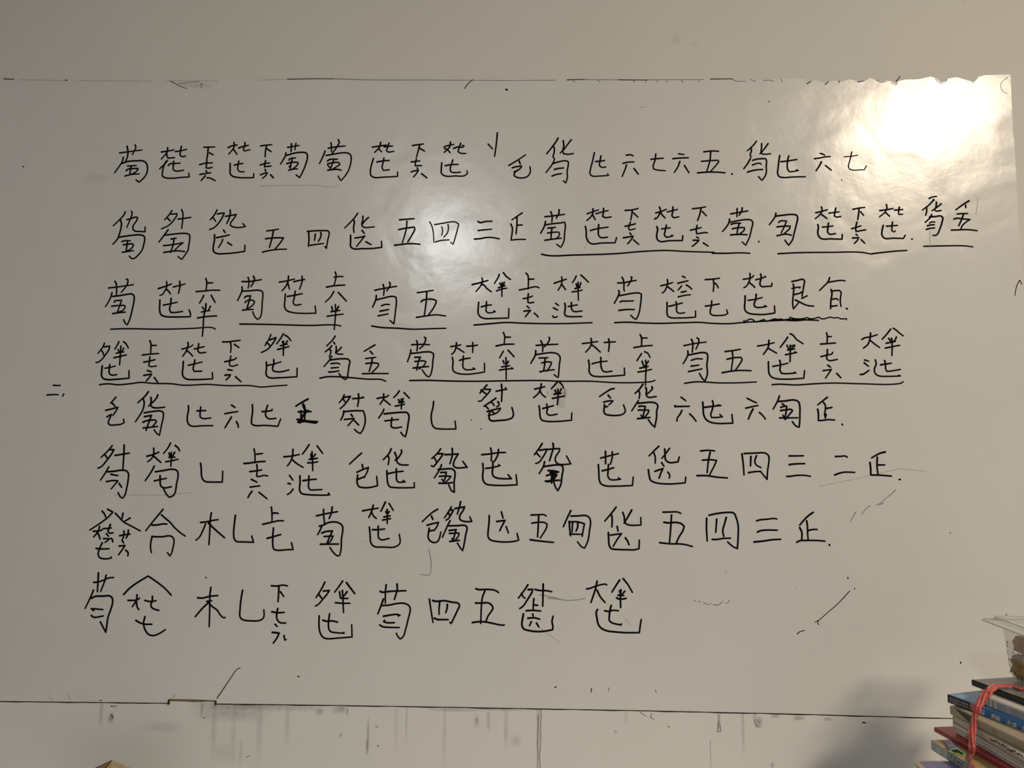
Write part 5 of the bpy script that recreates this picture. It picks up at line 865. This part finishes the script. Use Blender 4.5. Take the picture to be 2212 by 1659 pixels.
# smears of chocolate and crumbs on the inside wall
V = []; F = []
random.seed(11)
for k in range(46):
    t = random.random()
    z = random.choice((random.uniform(0.001, 0.02), random.uniform(0.001, 0.02), random.uniform(0.02, 0.062)))
    ins = 0.0275-0.005*(z-0.012)/(HZ-0.022)+0.0006
    if z < 0.012: ins = 0.0365-z*0.72
    yy = -ins*0.62-0.008-random.random()**1.6*0.06
    r = random.uniform(0.0006, 0.0021); q = len(V)
    for i in range(8): V.append((ins, yy+r*math.cos(i*math.tau/8)*random.uniform(.6, 1.2), z+r*1.2*math.sin(i*math.tau/8)*random.uniform(.6, 1.3)))
    F.append(tuple(range(q, q+8)))
sm = link('chocolate_smears', V, F, mat('chocolate', (0.045, 0.026, 0.014), 0.5, 0.4, 0.5, 120), tub); sm['kind'] = 'stuff'
def lump(name, loc, size, material, label, seed, group):
    bm = bmesh.new(); bmesh.ops.create_icosphere(bm, subdivisions=4, radius=1.0)
    rnd = random.Random(seed); ph = [rnd.uniform(0, 6) for _ in range(6)]
    for v in bm.verts:
        c = v.co.copy(); k = 1+0.10*math.sin(4*c.x+ph[0])*math.sin(3*c.y+ph[1])+0.07*math.sin(9*c.z+ph[2])*math.sin(8*c.x+ph[3])+0.04*math.sin(19*c.y+ph[4])*math.sin(17*c.z+ph[5])+0.03*math.sin(31*c.x+ph[2])*math.sin(27*c.z)
        e = max(abs(c.x), abs(c.y), abs(c.z)); c = c.lerp(c/e*0.85, 0.55)
        v.co = Vector((c.x*size[0]*k, c.y*size[1]*k, max(-size[2], c.z*size[2]*k)))
    me = bpy.data.meshes.new(name); bm.to_mesh(me); bm.free(); me.materials.append(material)
    for p in me.polygons: p.use_smooth = True
    o = bpy.data.objects.new(name, me); COL.objects.link(o); o.location = loc
    return tag(o, label, 'cake', group)
RZ = Matrix.Rotation(TUB['th'], 4, 'Z'); base = Vector((fx, fy, bz))
cake1 = mat('sponge_cake', (0.34, 0.24, 0.11), 0.85, 0.2, 0.25, 60, 0.002, 160)
cake2 = mat('brown_cake', (0.36, 0.17, 0.06), 0.8, 0.2, 0.35, 50, 0.002, 160)
lump('cake_piece', Vector((CAKES[0][0], CAKES[0][1], bz+0.0235)), (0.020, 0.024, 0.0185), cake1, 'yellowish sponge cake lump at the bottom of the clear tub', 1, 'cake in the tub')
lump('cake_piece', Vector((CAKES[1][0], CAKES[1][1], bz+0.0560)), (0.017, 0.020, 0.0145), cake2, 'brown crusted cake lump on top of the sponge in the clear tub', 2, 'cake in the tub')

lump('cake_piece', Vector((CAKES[0][0]+0.036, CAKES[0][1]-0.018, bz+0.025)), (0.0155, 0.026, 0.0200), cake1, 'unseen yellowish sponge cake lump added deep inside the clear tub for its shadow', 3, 'cake in the tub')  # this lump and the next: unseen, added to darken the tub's cast shadow
lump('cake_piece', Vector((CAKES[1][0]+0.034, CAKES[1][1]-0.016, bz+0.058)), (0.0150, 0.022, 0.0130), cake2, 'unseen brown crusted cake lump added deep inside the clear tub for its shadow', 4, 'cake in the tub')

# ------------------------------------------------------------------ opened cardboard carton whose peak shows at the foot of the picture
ct = thing('cardboard_carton', 'small brown cardboard carton with a peaked open top, by the wall on the desk', 'carton')
ax, ay, az = CARTON
ct.location = (ax, ay, 0.735); ct.rotation_euler = (0, 0, 0)
H = az-0.735
card_d = mat('cardboard_brown', (0.20, 0.13, 0.06), 0.8, 0.2, 0.15, 40)
card_l = mat('cardboard_pale', (0.44, 0.36, 0.22), 0.85, 0.2, 0.2, 60)
HB = 0.045
def plate(name, quad, th, material):
    q = [Vector(p) for p in quad]; n = (q[1]-q[0]).cross(q[-1]-q[0]).normalized()*th
    m_ = len(q); V = q+[p+n for p in q]; F = [tuple(range(m_)), tuple(reversed(range(m_, 2*m_)))]+[(i, (i+1) % m_, m_+(i+1) % m_, m_+i) for i in range(m_)]
    o = link(name, V, F, material, ct)
    bm = bmesh.new(); bm.from_mesh(o.data); bmesh.ops.recalc_face_normals(bm, faces=bm.faces[:]); bm.to_mesh(o.data); bm.free()
    return o
apex = (0, 0, H); rid = (-0.030, -0.055, H-0.052)
cl = (-0.085, 0.028, HB); cr = (0.072, 0.030, HB); fl = (-0.110, -0.09, HB); frt = (0.050, -0.095, HB)
plate('side_flap', [apex, cl, fl, rid], 0.0015, card_d)
plate('front_flap', [apex, rid, frt, cr], 0.0015, card_l)
plate('back_flap', [apex, cr, cl], 0.0015, card_l)
plate('end_flap', [rid, fl, frt], 0.0015, card_l)
for nm, (p, q) in (('back_panel', (cl, cr)), ('side_panel', (cr, frt)), ('front_panel', (frt, fl)), ('side_panel', (fl, cl))):
    plate(nm, [(p[0], p[1], 0), (q[0], q[1], 0), q, p], 0.0015, card_d)
plate('bottom_panel', [(cl[0], cl[1], 0), (cr[0], cr[1], 0), (frt[0], frt[1], 0), (fl[0], fl[1], 0)], 0.0015, card_d)
plate('edge_crease', [(-0.0006, -0.0006, H+0.0006), (-0.0306, -0.0556, H-0.0514), (-0.0270, -0.0556, H-0.0514), (0.0012, 0.0, H+0.0006)], 0.0008, mat('dark_card_edge', (0.06, 0.03, 0.012), 0.8))
